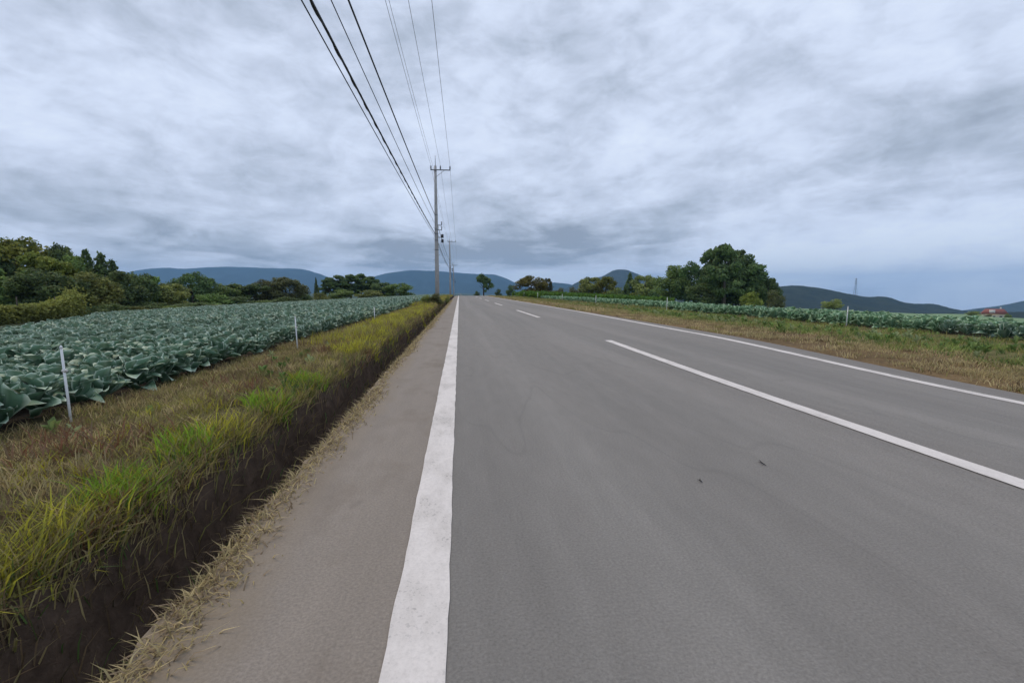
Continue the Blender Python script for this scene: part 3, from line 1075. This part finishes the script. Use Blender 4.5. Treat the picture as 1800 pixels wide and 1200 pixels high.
def to_px(P):
    """photograph pixel of world points (n,3)"""
    d = (np.asarray(P) - np.array([0, 0, CAMZ])) @ R3
    return 900 + F * d[:, 0] / -d[:, 2], 600 - F * d[:, 1] / -d[:, 2], -d[:, 2]


LP = field_points(LEFT_FIELD, 0.44, 0.37, -3.34, -31, 0.3, 113, 1)
RP = field_points(RIGHT_FIELD, 0.50, 0.42, 12.85, 84, 1.2, 95, 2)
ALL = []
for side, P in (('L', LP), ('R', RP)):
    z = ground_z(P[:, 0], P[:, 1])
    W = np.stack([P[:, 0], P[:, 1], z + 0.25], -1)
    x_, y_, d_ = to_px(W)
    ok = (d_ > 0.3) & (x_ > -700) & (x_ < 2700)
    for p, zz_, xx, dd in zip(P[ok], z[ok], x_[ok], d_[ok]):
        seen = dd if side == 'L' else dd * (1 + 0.35 * p[2])     # rows behind the first on the right are hidden by it
        ALL.append((seen, side, p[0], p[1], zz_, int(p[2]), xx, dd))
ALL.sort(key=lambda a: a[0])
def ordinal(i):
    if i < 20:
        return ORD[i]
    tens = {2: 'twenty', 3: 'thirty', 4: 'forty', 5: 'fifty', 6: 'sixty'}
    tt = {2: 'twentieth', 3: 'thirtieth', 4: 'fortieth', 5: 'fiftieth', 6: 'sixtieth'}
    n_ = i + 1
    return tt[n_ // 10] if n_ % 10 == 0 else tens[n_ // 10] + '-' + ORD[n_ % 10 - 1]


near = [a for a in ALL if -25 < a[6] < 1825][:300]
near_set = set(id(a) for a in near)
rank = {}
for side in 'LR':
    rows = {}
    for a in near:
        if a[1] == side:
            rows.setdefault(a[5], []).append(a)
    for k, lst in rows.items():
        lst.sort(key=lambda a: a[6] if side == 'L' else -a[6])
        for i, a in enumerate(lst):
            rank[id(a)] = i
for i, a in enumerate(near):
    _, side, x, y, z, row, xx, dd = a
    if side == 'L':
        lab = f'blue-green cabbage in the {ordinal(row)} row left of the road, {ordinal(rank[id(a)])} from the left edge'
        grp = 'cabbages in the left field'
    else:
        lab = f'blue-green cabbage in the {ordinal(row)} row right of the road, {ordinal(rank[id(a)])} from the right edge'
        grp = 'cabbages in the right field'
    s = 1.0 + random.uniform(-0.12, 0.16)
    if side == 'R':
        s *= 1.05
    if i < 70:
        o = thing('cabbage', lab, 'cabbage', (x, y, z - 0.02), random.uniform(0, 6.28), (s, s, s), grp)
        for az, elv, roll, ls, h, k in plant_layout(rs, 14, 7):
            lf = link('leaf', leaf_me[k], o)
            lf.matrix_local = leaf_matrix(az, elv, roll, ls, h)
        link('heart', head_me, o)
    else:
        o = link('cabbage', MID_ME[i % 8], None, label=lab, category='cabbage', group=grp)
        o.location = (x, y, z - 0.02)
        o.rotation_euler = (0, 0, random.uniform(0, 6.28))
        o.scale = (s, s, s)


def scatter_np(name, label, items, lods, hue=(1, 1, 1)):
    """items (x, y, z, scale, level) joined as one mesh"""
    V, Q, C, n0 = [], [], [], 0
    for x, y, z, s, lv in items:
        v, q, c = lods[lv][rs.integers(0, len(lods[lv]))]
        th = rs.uniform(0, 6.28)
        ct, st = math.cos(th) * s, math.sin(th) * s
        V.append(np.stack([v[:, 0] * ct - v[:, 1] * st + x, v[:, 0] * st + v[:, 1] * ct + y, v[:, 2] * s + z], -1))
        Q.append(q + n0); C.append(c * rs.uniform(0.8, 1.2) * np.array(hue)); n0 += len(v)
    me = mesh_np(name, np.concatenate(V), np.concatenate(Q), M_CABBAGE, np.concatenate(C), True)
    return link(name, me, kind='stuff', label=label)


for side, nm, lab in (('L', 'cabbage_field', 'far rows of blue-green cabbages filling the left field'), ('R', 'cabbage_field', 'far rows of blue-green cabbages filling the right field')):
    items = []
    for a in ALL:
        if a[1] != side or id(a) in near_set:
            continue
        dd = a[7]
        lv = 0 if dd < 14 else (1 if dd < 30 else 2)
        if side == 'R' and a[5] > 5 and dd > 14:
            lv = 2
        if lv == 2 and rs.random() < 0.25:
            continue
        s = (1.05 if side == 'R' else 1.0) * rs.uniform(0.88, 1.15)
        items.append((a[2], a[3], a[4] - 0.02, s, lv))
    scatter_np(nm, lab, items, [MID_V, LO_V, XLO_V], (1, 1, 1) if side == 'L' else (1.0, 1.12, 0.9))

# bright green leafy crop beyond the right cabbages
CROP_LEAF = leaf_grid(3, 3, 0.5, 0.34, 99, 0.25)
crop_c = CROP_LEAF[2] * 0 + np.array((0.115, 0.215, 0.045)) * rng.uniform(0.75, 1.3, (len(CROP_LEAF[2]), 1))
CROP_V = []
for _ in range(5):
    CROP_V.append(joined_plant([(CROP_LEAF[0], CROP_LEAF[1], crop_c)] * 3, plant_layout(rs, 3, 2, 1.2)))
cp = field_points(GREEN_CROP, 0.75, 0.6, 12.4, 43, 79, 114, 4)
items = [(p[0], p[1], float(ground_z(p[0], p[1])), 1.5 * rs.uniform(0.85, 1.2), 0) for p in cp]
V, Q, C, n0 = [], [], [], 0
scat = scatter_np('leafy_crop', 'bright green leafy crop in a low bank at the end of the right field', items, [CROP_V])
scat.data.materials[0] = M_GRASS


# ------------------------------------------------------------------ grass
def blades(n, x, y, h, w, col, lean=0.35, zoff=0.0, dirx=None):
    """n curved blades, 3 triangles each"""
    z = ground_z(x, y) + zoff
    th = rng.uniform(0, 6.28, n)
    ln = np.abs(rng.normal(lean, 0.22, n))
    lx, ly = np.cos(th) * ln * h, np.sin(th) * ln * h
    if dirx is not None:
        lx = lx + dirx * h
    ph = rng.uniform(0, 6.28, n)
    wx, wy = np.cos(ph) * w * 0.5, np.sin(ph) * w * 0.5
    b0 = np.stack([x - wx, y - wy, z - 0.01], -1)
    b1 = np.stack([x + wx, y + wy, z - 0.01], -1)
    hz_ = np.sqrt(np.clip(h * h - (lx ** 2 + ly ** 2) * 0.6, (0.25 * h) ** 2, None))
    m0 = np.stack([x - wx * 0.8 + lx * 0.35, y - wy * 0.8 + ly * 0.35, z + hz_ * 0.6], -1)
    m1 = np.stack([x + wx * 0.8 + lx * 0.35, y + wy * 0.8 + ly * 0.35, z + hz_ * 0.6], -1)
    tp = np.stack([x + lx, y + ly, z + hz_], -1)
    V = np.stack([b0, b1, m1, m0, tp], 1).reshape(-1, 3)
    i = np.arange(n)[:, None] * 5
    q = i + np.array([[0, 1, 2, 3]])
    t = i + np.array([[3, 2, 4]])
    cc = np.repeat(col, 5, 0).reshape(n, 5, 3)
    cc = cc.reshape(-1, 3)
    return V, q, t, cc


def grass_object(name, label, parts):
    V, Q, T, C, n0 = [], [], [], [], 0
    for v, q, t, c in parts:
        V.append(v); Q.append(q + n0); T.append(t + n0); C.append(c); n0 += len(v)
    me = mesh_np(name, np.concatenate(V), [np.concatenate(Q), np.concatenate(T)], M_GRASS, np.concatenate(C))
    return link(name, me, kind='stuff', label=label)


def pick_cols(n, pal, wts):
    pal = np.array(pal)
    k = rng.choice(len(pal), n, p=np.array(wts) / np.sum(wts))
    return pal[k] * 1.28 * rng.uniform(0.7, 1.3, (n, 1))


STRAW, TAN, BROWN, OLIVE, YGREEN, GREEN, DKGREEN = (0.42, 0.345, 0.185), (0.29, 0.240, 0.120), (0.145, 0.105, 0.062), (0.215, 0.205, 0.070), (0.36, 0.345, 0.045), (0.18, 0.30, 0.032), (0.075, 0.13, 0.036)


def tufted(n, x0, x1, y0, y1, per, spread, ypow=1.0):
    k = max(1, n // per)
    cx = rng.uniform(x0, x1, k)
    cyy = y0 + (y1 - y0) * rng.random(k) ** ypow
    i = rng.integers(0, k, n)
    sp = spread * np.abs(rng.normal(size=n))
    a = rng.uniform(0, 6.28, n)
    return cx[i] + sp * np.cos(a), cyy[i] + sp * np.sin(a), i, k


def band(n, x0, x1, y0, y1, hgt, wid, pal, wts, per=40, spread=0.10, ypow=1.0, lean=0.4, tuft_mix=0.75, dirx=None, keep=None):
    x, y, i, k = tufted(n, x0, x1, y0, y1, per, spread, ypow)
    tc = pick_cols(k, pal, wts)[i]
    sc_ = pick_cols(n, pal, wts)
    col = np.where((rng.random(n) < tuft_mix)[:, None], tc, sc_) * rng.uniform(0.8, 1.2, (n, 1))
    th = (0.6 + 0.8 * rng.random(k))[i]
    h = hgt * th * rng.uniform(0.55, 1.25, n)
    w = wid * rng.uniform(0.6, 1.3, n)
    ok = np.ones(n, bool) if keep is None else keep(x, y)
    if dirx is not None:
        dirx = dirx * rng.uniform(0.2, 1.0, n)[ok]
    return blades(int(ok.sum()), x[ok], y[ok], h[ok], w[ok], col[ok], lean, 0.0, dirx)


def clip_l(x, y):
    return (x > -3.35) & (x < -1.42)


PL = []
# the bank beyond the ditch
PL.append(band(30000, -2.5, -1.42, 0.5, 9, 0.085, 0.006, (TAN, BROWN, OLIVE, STRAW, YGREEN), (3, 2.6, 3.6, 1.4, 0.9), 45, 0.08, 1.25, 0.8, keep=clip_l))
PL.append(band(24000, -3.2, -2.3, 0.8, 10, 0.060, 0.006, (TAN, OLIVE, STRAW, BROWN), (3, 3.0, 1.4, 2), 40, 0.12, 1.25, 0.7, keep=clip_l))
PL.append(band(15000, -2.6, -1.42, 9, 32, 0.17, 0.012, (TAN, OLIVE, YGREEN, BROWN), (1.6, 2.2, 5.0, 1.2), 40, 0.16, 1.2, 0.5, keep=clip_l))
PL.append(band(9000, -3.2, -2.4, 9, 32, 0.09, 0.012, (TAN, OLIVE, BROWN), (2.5, 2, 2.4), 30, 0.16, 1.2, 0.6, keep=clip_l))
PL.append(band(14000, -3.1, -1.45, 32, 112, 0.24, 0.032, (TAN, OLIVE, YGREEN, BROWN), (1.8, 2.6, 4.2, 1.2), 30, 0.25, 1.2, 0.45, keep=clip_l))
# bright tufts standing at the ditch edge, as seen in the photograph
for px, py, nb, hg, cc in ((200, 845, 900, 0.24, GREEN), (330, 770, 1100, 0.25, GREEN), (425, 742, 900, 0.26, YGREEN), (480, 700, 1300, 0.27, GREEN), (550, 660, 1400, 0.26, GREEN),
                           (575, 668, 800, 0.24, DKGREEN), (610, 612, 1300, 0.28, YGREEN), (640, 605, 1000, 0.28, YGREEN), (672, 585, 1000, 0.3, YGREEN), (700, 570, 900, 0.3, YGREEN),
                           (60, 950, 900, 0.25, YGREEN), (150, 880, 800, 0.24, YGREEN), (100, 960, 600, 0.25, OLIVE), (20, 1010, 800, 0.26, YGREEN), (262, 830, 700, 0.22, GREEN), (735, 552, 900, 0.34, YGREEN), (755, 540, 800, 0.36, YGREEN)):
    d = ray(px, py)
    p = d * ((CAMZ - 0.13) / -d[2])
    r_ = 0.05 + 0.012 * p[1]
    a = rng.uniform(0, 6.28, nb); q_ = r_ * 2.0 * np.sqrt(rng.random(nb))
    x = np.clip(p[0], -2.9, -1.56) + q_ * np.cos(a) * 0.75; y = p[1] + q_ * np.sin(a) * 1.2
    c0 = 1.3 * np.array(cc) * rng.uniform(0.6, 1.35, (nb, 1))
    alt = np.array(YGREEN if cc != YGREEN else OLIVE) * rng.uniform(0.7, 1.2, (nb, 1))
    c0 = np.where((rng.random(nb) < 0.3)[:, None], alt, c0)
    nb_ = nb // 3
    sel = slice(0, nb_)
    PL.append(blades(nb_, x[sel], y[sel], 0.62 * hg * rng.uniform(0.3, 1.25, nb_), (0.006 + 0.0007 * p[1]) * rng.uniform(0.7, 1.3, nb_), c0[sel], 0.65))
# dead stalks hanging over the ditch wall
n = 5000
y = 0.5 + 40 * rng.random(n) ** 1.8
x = -1.47 + rng.normal(size=n) * 0.05
PL.append(blades(n, x, y, rng.uniform(0.06, 0.20, n), 0.005 + 0.0006 * y, pick_cols(n, (BROWN, TAN, DKGREEN, OLIVE), (4, 2, 1, 1.5)), 0.6, 0.0, rng.uniform(0.1, 0.6, n)))
n = 2600
y = 0.4 + 5.5 * rng.random(n) ** 1.2
x = -1.62 + 0.19 * rng.random(n) ** 1.3
PL.append(blades(n, x, y, rng.uniform(0.06, 0.19, n), 0.007 + 0 * y, pick_cols(n, (OLIVE, TAN, YGREEN, BROWN, DKGREEN), (4, 2, 1.6, 1.4, 1)), 0.8, 0.0, rng.uniform(0.0, 0.55, n)))
n = 6000
y = 0.5 + 45 * rng.random(n) ** 1.7
x = -1.54 + 0.36 * rng.random(n) ** 2.2
PL.append(blades(n, x, y, rng.uniform(0.05, 0.17, n), 0.006 + 0.0006 * y, pick_cols(n, (BROWN, TAN, OLIVE, DKGREEN, (0.07, 0.055, 0.035)), (3, 1.6, 2.2, 1, 3)), 0.7, 0.0, rng.uniform(-0.2, 0.5, n)))
n = 450
y = 0.5 + 16 * rng.random(n) ** 1.5
x = rng.uniform(-1.35, -1.03, n)
PL.append(blades(n, x, y, rng.uniform(0.05, 0.18, n), 0.005 + 0 * y, pick_cols(n, (BROWN, TAN, DKGREEN), (4, 1.2, 1)), 0.6))
# uneven clumps flopping over the lip, and rusty dead weeds
for _ in range(30):
    yc = 0.8 + 42 * random.random() ** 1.5
    nb = random.randint(30, 90)
    cc = random.choice((OLIVE, YGREEN, TAN, BROWN, OLIVE, (0.20, 0.10, 0.05)))
    r_ = 0.05 + 0.006 * yc
    x = -1.56 + 0.10 * random.random() + rng.normal(size=nb) * r_ * 0.5
    y = yc + rng.normal(size=nb) * r_ * 2.2
    PL.append(blades(nb, x, y, rng.uniform(0.06, 0.17, nb), (0.006 + 0.0006 * yc) * rng.uniform(0.7, 1.4, nb), 1.25 * np.array(cc) * rng.uniform(0.6, 1.3, (nb, 1)), 0.6, 0.0, rng.uniform(0.1, 0.6, nb)))
for _ in range(24):
    yc = 1.5 + 30 * random.random() ** 1.3
    nb = random.randint(50, 120)
    r_ = 0.07 + 0.006 * yc
    x = random.uniform(-2.7, -1.8) + rng.normal(size=nb) * r_
    y = yc + rng.normal(size=nb) * r_ * 1.5
    PL.append(blades(nb, x, y, rng.uniform(0.06, 0.20, nb), (0.007 + 0.0006 * yc) * rng.uniform(0.7, 1.4, nb), pick_cols(nb, ((0.17, 0.085, 0.05), BROWN, (0.22, 0.13, 0.08)), (2, 2, 1)), 0.8))
grass_object('bank_grass', 'yellow-green and brown grass on the bank between ditch and cabbages', PL)
# dry straw matted on the lip of the shoulder
n = 26000
y = 0.4 + 55 * rng.random(n) ** 1.9
x = L_EDGE + 0.01 + rng.normal(size=n) * 0.065 + 0.16 * (fbm(y * 0 + 5, y, 1.3, 12) - 0.62)
z_ = np.where(x > L_EDGE, 0.03, 0.0)
v = blades(n, x, y, rng.uniform(0.015, 0.075, n), 0.005 + 0.0008 * y, pick_cols(n, (STRAW, TAN, (0.26, 0.20, 0.13), BROWN), (3, 3, 2, 1)), 1.25, 0.04 * (x > L_EDGE - 0.06))
grass_object('shoulder_straw', 'dry straw matted along the ragged edge of the shoulder', [v])


def clip_r(x, y):
    return (x > R_EDGE + 0.03) & (x < 12.55)


PR = []
PR.append(band(32000, 6.2, 8.8, 2.2, 24, 0.075, 0.010, (TAN, STRAW, BROWN, OLIVE), (4, 4.0, 1.6, 1.2), 60, 0.18, 1.3, 0.75, keep=clip_r))
PR.append(band(38000, 7.8, 13.5, 4, 30, 0.10, 0.013, (OLIVE, DKGREEN, TAN, (0.21, 0.27, 0.075)), (3.0, 1.2, 1.4, 5.0), 60, 0.24, 1.3, 0.6, keep=clip_r))
PR.append(band(13000, 6.2, 8.6, 24, 112, 0.13, 0.034, (TAN, STRAW, OLIVE), (3, 1.8, 2.2), 40, 0.3, 1.4, 0.55, keep=clip_r))
PR.append(band(18000, 8.4, 13.6, 28, 112, 0.17, 0.034, (OLIVE, (0.17, 0.19, 0.05), TAN, DKGREEN), (3, 3, 2, 1), 40, 0.35, 1.4, 0.55, keep=clip_r))
grass_object('verge_grass', 'dry brown and green grass on the right verge', PR)

# broad-leaved weeds on the right verge
WL = leaf_grid(3, 3, 0.20, 0.12, 55, 0.3)
WV = []
for cc in ((0.17, 0.27, 0.08), (0.22, 0.30, 0.11), (0.13, 0.20, 0.06), (0.32, 0.38, 0.20)):
    wc = WL[2] * 0 + np.array(cc)
    WV.append(joined_plant([(WL[0], WL[1], wc * k) for k in (0.8, 1.0, 1.25)], plant_layout(rs, 7, 3, 1.0)))
items = []
for _ in range(600):
    y = 3.5 + 40 * random.random() ** 1.4
    x = random.choice((random.uniform(8.8, 11.0), random.uniform(8.6, 12.2), random.gauss(10.0, 0.6)))
    items.append((x, y, gz(x, y) - 0.02, random.uniform(0.28, 0.62), 0))
for _ in range(24):
    y = 1.2 + 11 * random.random()
    x = random.uniform(-2.9, -1.7)
    items.append((x, y, gz(x, y) - 0.02, random.uniform(0.25, 0.42), 0))
w_ = scatter_np('verge_weeds', 'broad-leaved green weeds scattered over the right verge', items, [WV])
w_.data.materials[0] = M_GRASS

# ------------------------------------------------------------------ white fence posts
post_me = MB().tube([(0, 0, -0.15), (0, 0, 0.60)], [0.011, 0.009], 8).mesh('post_rod', M_POST)
cap_me = MB().tube([(0, 0, 0.60), (0, 0, 0.612), (0, 0, 0.625)], [0.011, 0.011, 0.004], 8).mesh('post_cap', M_POST)
clip_me = MB().tube([(-0.012, 0, 0.42), (0.012, 0, 0.42)], 0.014, 6).box((0.018, 0, 0.42), (0.014, 0.012, 0.02)).mesh('wire_clip', M_WHITE)


def fence_post(x, y, h, thick, lean, label, group):
    o = thing('fence_post', label, 'post', (x, y, gz(x, y)), random.uniform(-0.3, 0.3), (thick, thick, h), group)
    o.rotation_euler = (lean[0], lean[1], 0)
    link('rod', post_me, o)
    link('cap', cap_me, o)
    link('wire_clip', clip_me, o)


def on_ground(px, py, z=0.0):
    d = ray(px, py)
    p = d * ((CAMZ - z) / -d[2])
    return p[0], p[1]


for px, py, h, lab in ((125, 742, 0.95, 'nearest thin white post at the edge of the left cabbage field'),
                       (523, 614, 0.92, 'second thin white post along the left cabbage field'),
                       (659, 566, 0.80, 'third thin white post along the left cabbage field'),
                       (728, 535, 0.95, 'farthest thin white post along the left cabbage field')):
    x, y = on_ground(px, py, 0.0)
    fence_post(x, y, h, 0.8 + 0.025 * y, (0.02, -0.02), lab, 'white posts along the left field')
for px, y_, lab in ((1490, 14.4, 'nearest thin white post on the right verge'), (1172, 26.6, 'second thin white post on the right verge'),
                    (1047, 41.0, 'third thin white post on the right verge'), (988, 55.0, 'fourth thin white post on the right verge'),
                    (945, 78.0, 'fifth thin white post before the bright green crop'), (921, 95.0, 'farthest thin white post before the bright green crop')):
    d = ray(px, 540)
    x = d[0] / d[1] * y_
    fence_post(x, y_, 1.0 + (0.6 if y_ > 60 else 0.3 if y_ > 20 else 0), 1.0 + 0.022 * y_, (0.0, 0.02), lab, 'white posts on the right verge')

# ------------------------------------------------------------------ utility poles and cables
shaft_me = MB().tube([(0, 0, -0.5), (0, 0, 3), (0, 0, 6), (0, 0, 9), (0, 0, 11.3)], [0.19, 0.17, 0.145, 0.12, 0.10], 14).mesh('pole_shaft', M_CONCRETE, True)
arm_me = MB().box((0.42, -0.13, 10.95), (1.66, 0.075, 0.075)).mesh('pole_arm', M_STEEL)
brace_me = MB().tube([(0.0, -0.14, 10.35), (0.75, -0.13, 10.92)], 0.016, 6).mesh('pole_brace', M_STEEL)
ins_me = MB().tube([(0, 0, 0), (0, 0, 0.04), (0, 0, 0.05), (0, 0, 0.12), (0, 0, 0.13), (0, 0, 0.2), (0, 0, 0.21), (0, 0, 0.30), (0, 0, 0.33)],
                   [0.025, 0.025, 0.06, 0.05, 0.062, 0.05, 0.058, 0.04, 0.015], 10).mesh('insulator', M_PORCELAIN, True)
rod_me = MB().tube([(0, 0, 11.25), (0, 0, 12.15)], [0.028, 0.016], 8).mesh('lightning_rod', M_STEEL)
band_me = MB().tube([(0, 0, -0.04), (0, 0, 0.04)], 1.0, 14).mesh('pole_band', M_STEEL)
brk_me = MB().box((0.26, -0.05, 0), (0.42, 0.06, 0.06)).box((0.45, -0.05, 0.08), (0.05, 0.08, 0.2)).mesh('bracket', M_STEEL)
spool_me = MB().tube([(0, 0, -0.09), (0, 0, -0.06), (0, 0, -0.05), (0, 0, 0.05), (0, 0, 0.06), (0, 0, 0.09)], [0.06, 0.06, 0.04, 0.04, 0.06, 0.06], 10).mesh('spool_insulator', M_PORCELAIN, True)
box_me = MB().box((0.50, -0.12, 0), (0.20, 0.42, 0.26)).tube([(0.50, -0.33, -0.02), (0.50, -0.45, -0.02)], [0.05, 0.03], 8).mesh('splice_box', M_CABLE)
step_me = MB().tube([(0.0, 0, 0), (0.30, 0, 0)], 0.014, 6).mesh('step_bolt', M_STEEL)


def pole(x, y, label, rich=True, rz=0.0):
    o = thing('utility_pole', label, 'utility pole', (x, y, gz(x, y)), rz, group='utility poles along the left side of the road')
    link('shaft', shaft_me, o)
    link('crossarm', arm_me, o)
    link('arm_brace', brace_me, o)
    link('lightning_rod', rod_me, o)
    for dx in (-0.36, 0.42, 1.21):
        i_ = link('insulator', ins_me, o)
        i_.location = (dx, -0.13, 10.98)
    for zz, rr in ((10.95, 0.113), (7.3, 0.145), (6.1, 0.155), (5.75, 0.158), (5.2, 0.162), (4.4, 0.168)):
        b_ = link('band', band_me, o)
        b_.location = (0, 0, zz)
        b_.scale = (rr, rr, 1)
    for zz in (6.45, 6.05, 5.45):
        b_ = link('bracket', brk_me, o)
        b_.location = (0, 0, zz)
    for zz in (6.52, 6.12):
        s_ = link('spool_insulator', spool_me, o)
        s_.location = (0.45, -0.05, zz + 0.14)
    for zz in (5.55, 5.15):
        b_ = link('splice_box', box_me, o)
        b_.location = (0, 0, zz)
    for k in range(10):
        s_ = link('step_bolt', step_me, o)
        s_.location = (0, 0, 2.2 + 0.45 * k)
        s_.rotation_euler = (0, 0, math.pi * (k % 2) + 0.4)
    return o


POLES = [(-2.3, -21.0), (-1.85, 42.0), (-1.80, 101.0), (-1.80, 168.0)]
plabs = [None, 'nearest concrete utility pole, tallest in the picture', 'second concrete utility pole along the road', 'farthest utility pole beyond the crest of the road']
for (x, y), lb in zip(POLES[1:], plabs[1:]):
    pole(x, y, lb)


def cable(name, label, dx, z, rad, sag, wrap=0.0, ddx0=0.0):
    """one cable hung over all poles; dx sideways from the pole, z above its foot"""
    P = []
    for k in range(len(POLES) - 1):
        (xa, ya), (xb, yb) = POLES[k], POLES[k + 1]
        za = (0 if ya < 0 else gz(xa, ya)) + z
        zb = gz(xb, yb) + z
        m = 40
        for i in range(m + (k == len(POLES) - 2)):
            t1 = i / m
            d_ = dx + (ddx0 * (1 - t1) if k == 0 else 0)
            P.append((xa + (xb - xa) * t1 + d_, ya + (yb - ya) * t1, za + (zb - za) * t1 - 4 * sag * t1 * (1 - t1)))
    P = np.array(P)
    mb = MB()
    mb.tube(P, rad, 6)
    o = link(name, mb.mesh(name, M_CABLE, True), None, label=label, category='cable', group='cables strung along the utility poles')
    if wrap:
        P2 = np.repeat((P[:-1] + P[1:])[:, None] / 2, 1, 1).reshape(-1, 3)
        Q = []
        for i in range(len(P) - 1):
            for t1 in np.linspace(0, 1, 9)[:-1]:
                p = P[i] * (1 - t1) + P[i + 1] * t1
                a = (i * 8 + t1 * 8) * 0.9
                Q.append(p + np.array([math.cos(a), 0, math.sin(a)]) * wrap + np.array([0, 0, -wrap * 0.6]))
        w2 = MB().tube(np.array(Q), 0.012, 5)
        link('lashing_wire', w2.mesh('lashing_wire', M_CABLE), o)
    return o


cable('overhead_wire', 'overhead wire on the left end of the crossarm', -0.36, 11.30, 0.008, 0.55)
cable('overhead_wire', 'overhead wire just beside the left crossarm wire', -0.20, 11.25, 0.007, 0.65)
cable('overhead_wire', 'overhead wire on the middle insulator of the crossarm', 0.42, 11.30, 0.008, 0.55)
cable('overhead_wire', 'overhead wire on the right end of the crossarm, rightmost of all', 1.21, 11.30, 0.009, 0.55)
cable('overhead_cable', 'dark overhead cable below the crossarm, uppermost of the sloping cables', -0.10, 7.3, 0.022, 0.45)
cable('overhead_cable', 'thin overhead cable between the thick bundle and upper cable', -0.12, 6.6, 0.011, 0.5)
cable('overhead_cable', 'thick lashed cable bundle, lowest on the poles', -0.17, 5.85, 0.026, 0.35, 0.022)
cable('overhead_cable', 'thin cable running along the left of the thick bundle', -0.22, 5.70, 0.013, 0.38)

# scrub at the foot of the nearest pole
tree('shrub', 'reddish-brown shrub at the foot of the nearest utility pole', 'shrub', 766, 512, 34, 34, 'bush', 'brown', 1)
tree('shrub', 'low dark shrub left of the pole-foot shrub', 'shrub', 748, 515, 24, 34, 'bush', 'olive', 2)
tree('shrub', 'small shrub on the bank right behind the pole-foot shrub', 'shrub', 786, 515, 16, 52, 'bush', 'olive', 3)

# ------------------------------------------------------------------ house and pylon far right
hp = at(1747, 556, 185)
hx, hy, hzz = hp[0], hp[1], gz(hp[0], hp[1])
house = thing('house', 'cream house with red roof behind the right cabbage field', 'house', (hx, hy, hzz), -0.75, (0.8, 0.8, 0.85))
link('wall', MB().box((0, 0, 1.4), (9.5, 7, 3.4)).mesh('house_wall', M_WALL), house)
rf = link('roof', MB().add([(-5.2, -4, 3.1), (5.2, -4, 3.1), (5.2, 4, 3.1), (-5.2, 4, 3.1), (-3.6, 0, 5.6), (3.6, 0, 5.6)],
                           [(0, 1, 5, 4), (2, 3, 4, 5), (3, 2, 1, 0)], [(1, 2, 5), (3, 0, 4)]).mesh('house_roof', M_ROOF), house)
link('dormer', MB().box((-1.2, -2.4, 4.3), (2.2, 1.6, 1.5)).mesh('house_dormer', M_WHITE), rf)
link('chimney', MB().box((2.4, 0.4, 5.8), (0.6, 0.6, 1.2)).mesh('house_chimney', M_WHITE), rf)
for k in range(3):
    w_ = link('window', MB().box((-3.0 + 2.6 * k, -3.52, 1.7), (1.3, 0.08, 1.2)).mesh('house_window', M_WHITE), house)
    link('pane', MB().box((-3.0 + 2.6 * k, -3.57, 1.7), (1.1, 0.04, 1.0)).mesh('house_pane', M_GLASS), w_)
link('door', MB().box((3.9, -3.53, 1.0), (1.0, 0.08, 2.1)).mesh('house_door', M_BARK), house)
tree('bush', 'dark olive bush left of the red-roofed house', 'bush', 1713, 545, 28, 172, 'bush', 'olive', 1)
tree('bush', 'brown bush before the wall of the red-roofed house', 'bush', 1738, 551, 16, 166, 'bush', 'brown', 2)
tree('bush', 'green bush at the right corner of the red-roofed house', 'bush', 1772, 548, 14, 176, 'bush', 'mid', 3)

tp = at(1503, 489, 1400)
tb = at(1503, 520, 1400)
H_ = tp[2] - tb[2]
pyl = thing('lattice_tower', 'faint lattice transmission tower on the long dark hill', 'tower', (tb[0], tb[1], tb[2] - 4))
H_ += 4
for sx in (-1, 1):
    for sy in (-1, 1):
        link('leg', MB().tube([(sx * 4, sy * 4, 0), (sx * 1.2, sy * 1.2, H_ * 0.7), (sx * 0.8, sy * 0.8, H_)], 0.35, 5).mesh('tower_leg', M_STEEL), pyl)
for z1 in (0.72, 0.84, 0.96):
    link('crossarm', MB().box((0, 0, H_ * z1), (13 - 4 * abs(z1 - 0.72) * 4, 0.8, 0.7)).mesh('tower_arm', M_STEEL), pyl)
for k in range(6):
    z1, z2 = H_ * k / 6, H_ * (k + 1) / 6
    w1 = 4 - 3.2 * k / 6; w2 = 4 - 3.2 * (k + 1) / 6
    for s_ in (-1, 1):
        link('brace', MB().tube([(-w1, s_ * w1, z1), (w2, s_ * w2, z2)], 0.2, 4).mesh('tower_brace', M_STEEL), pyl)

# ------------------------------------------------------------------ bits lying on the road
for px, py, ln, an, lab in ((1340, 815, 0.09, 1.45, 'dark twig lying in the right half of the near lane'), (1232, 846, 0.05, 1.4, 'small dark twig left of the longer twig')):
    x, y = on_ground(px, py, 0.0)
    m = MB().tube([(-ln * 0.5, 0, 0.006), (-ln * 0.1, 0.008, 0.009), (ln * 0.5, -0.004, 0.006)], [0.0015, 0.0035, 0.0015], 6)
    m.tube([(0, 0.004, 0.006), (ln * 0.22, 0.014, 0.006)], [0.002, 0.001], 5)
    o = link('twig', m.mesh('twig', M_TWIG), None, label=lab, category='twig')
    o.location = (x, y, float(road_z(x, y)) + 0.001)
    o.rotation_euler = (0, 0, an)
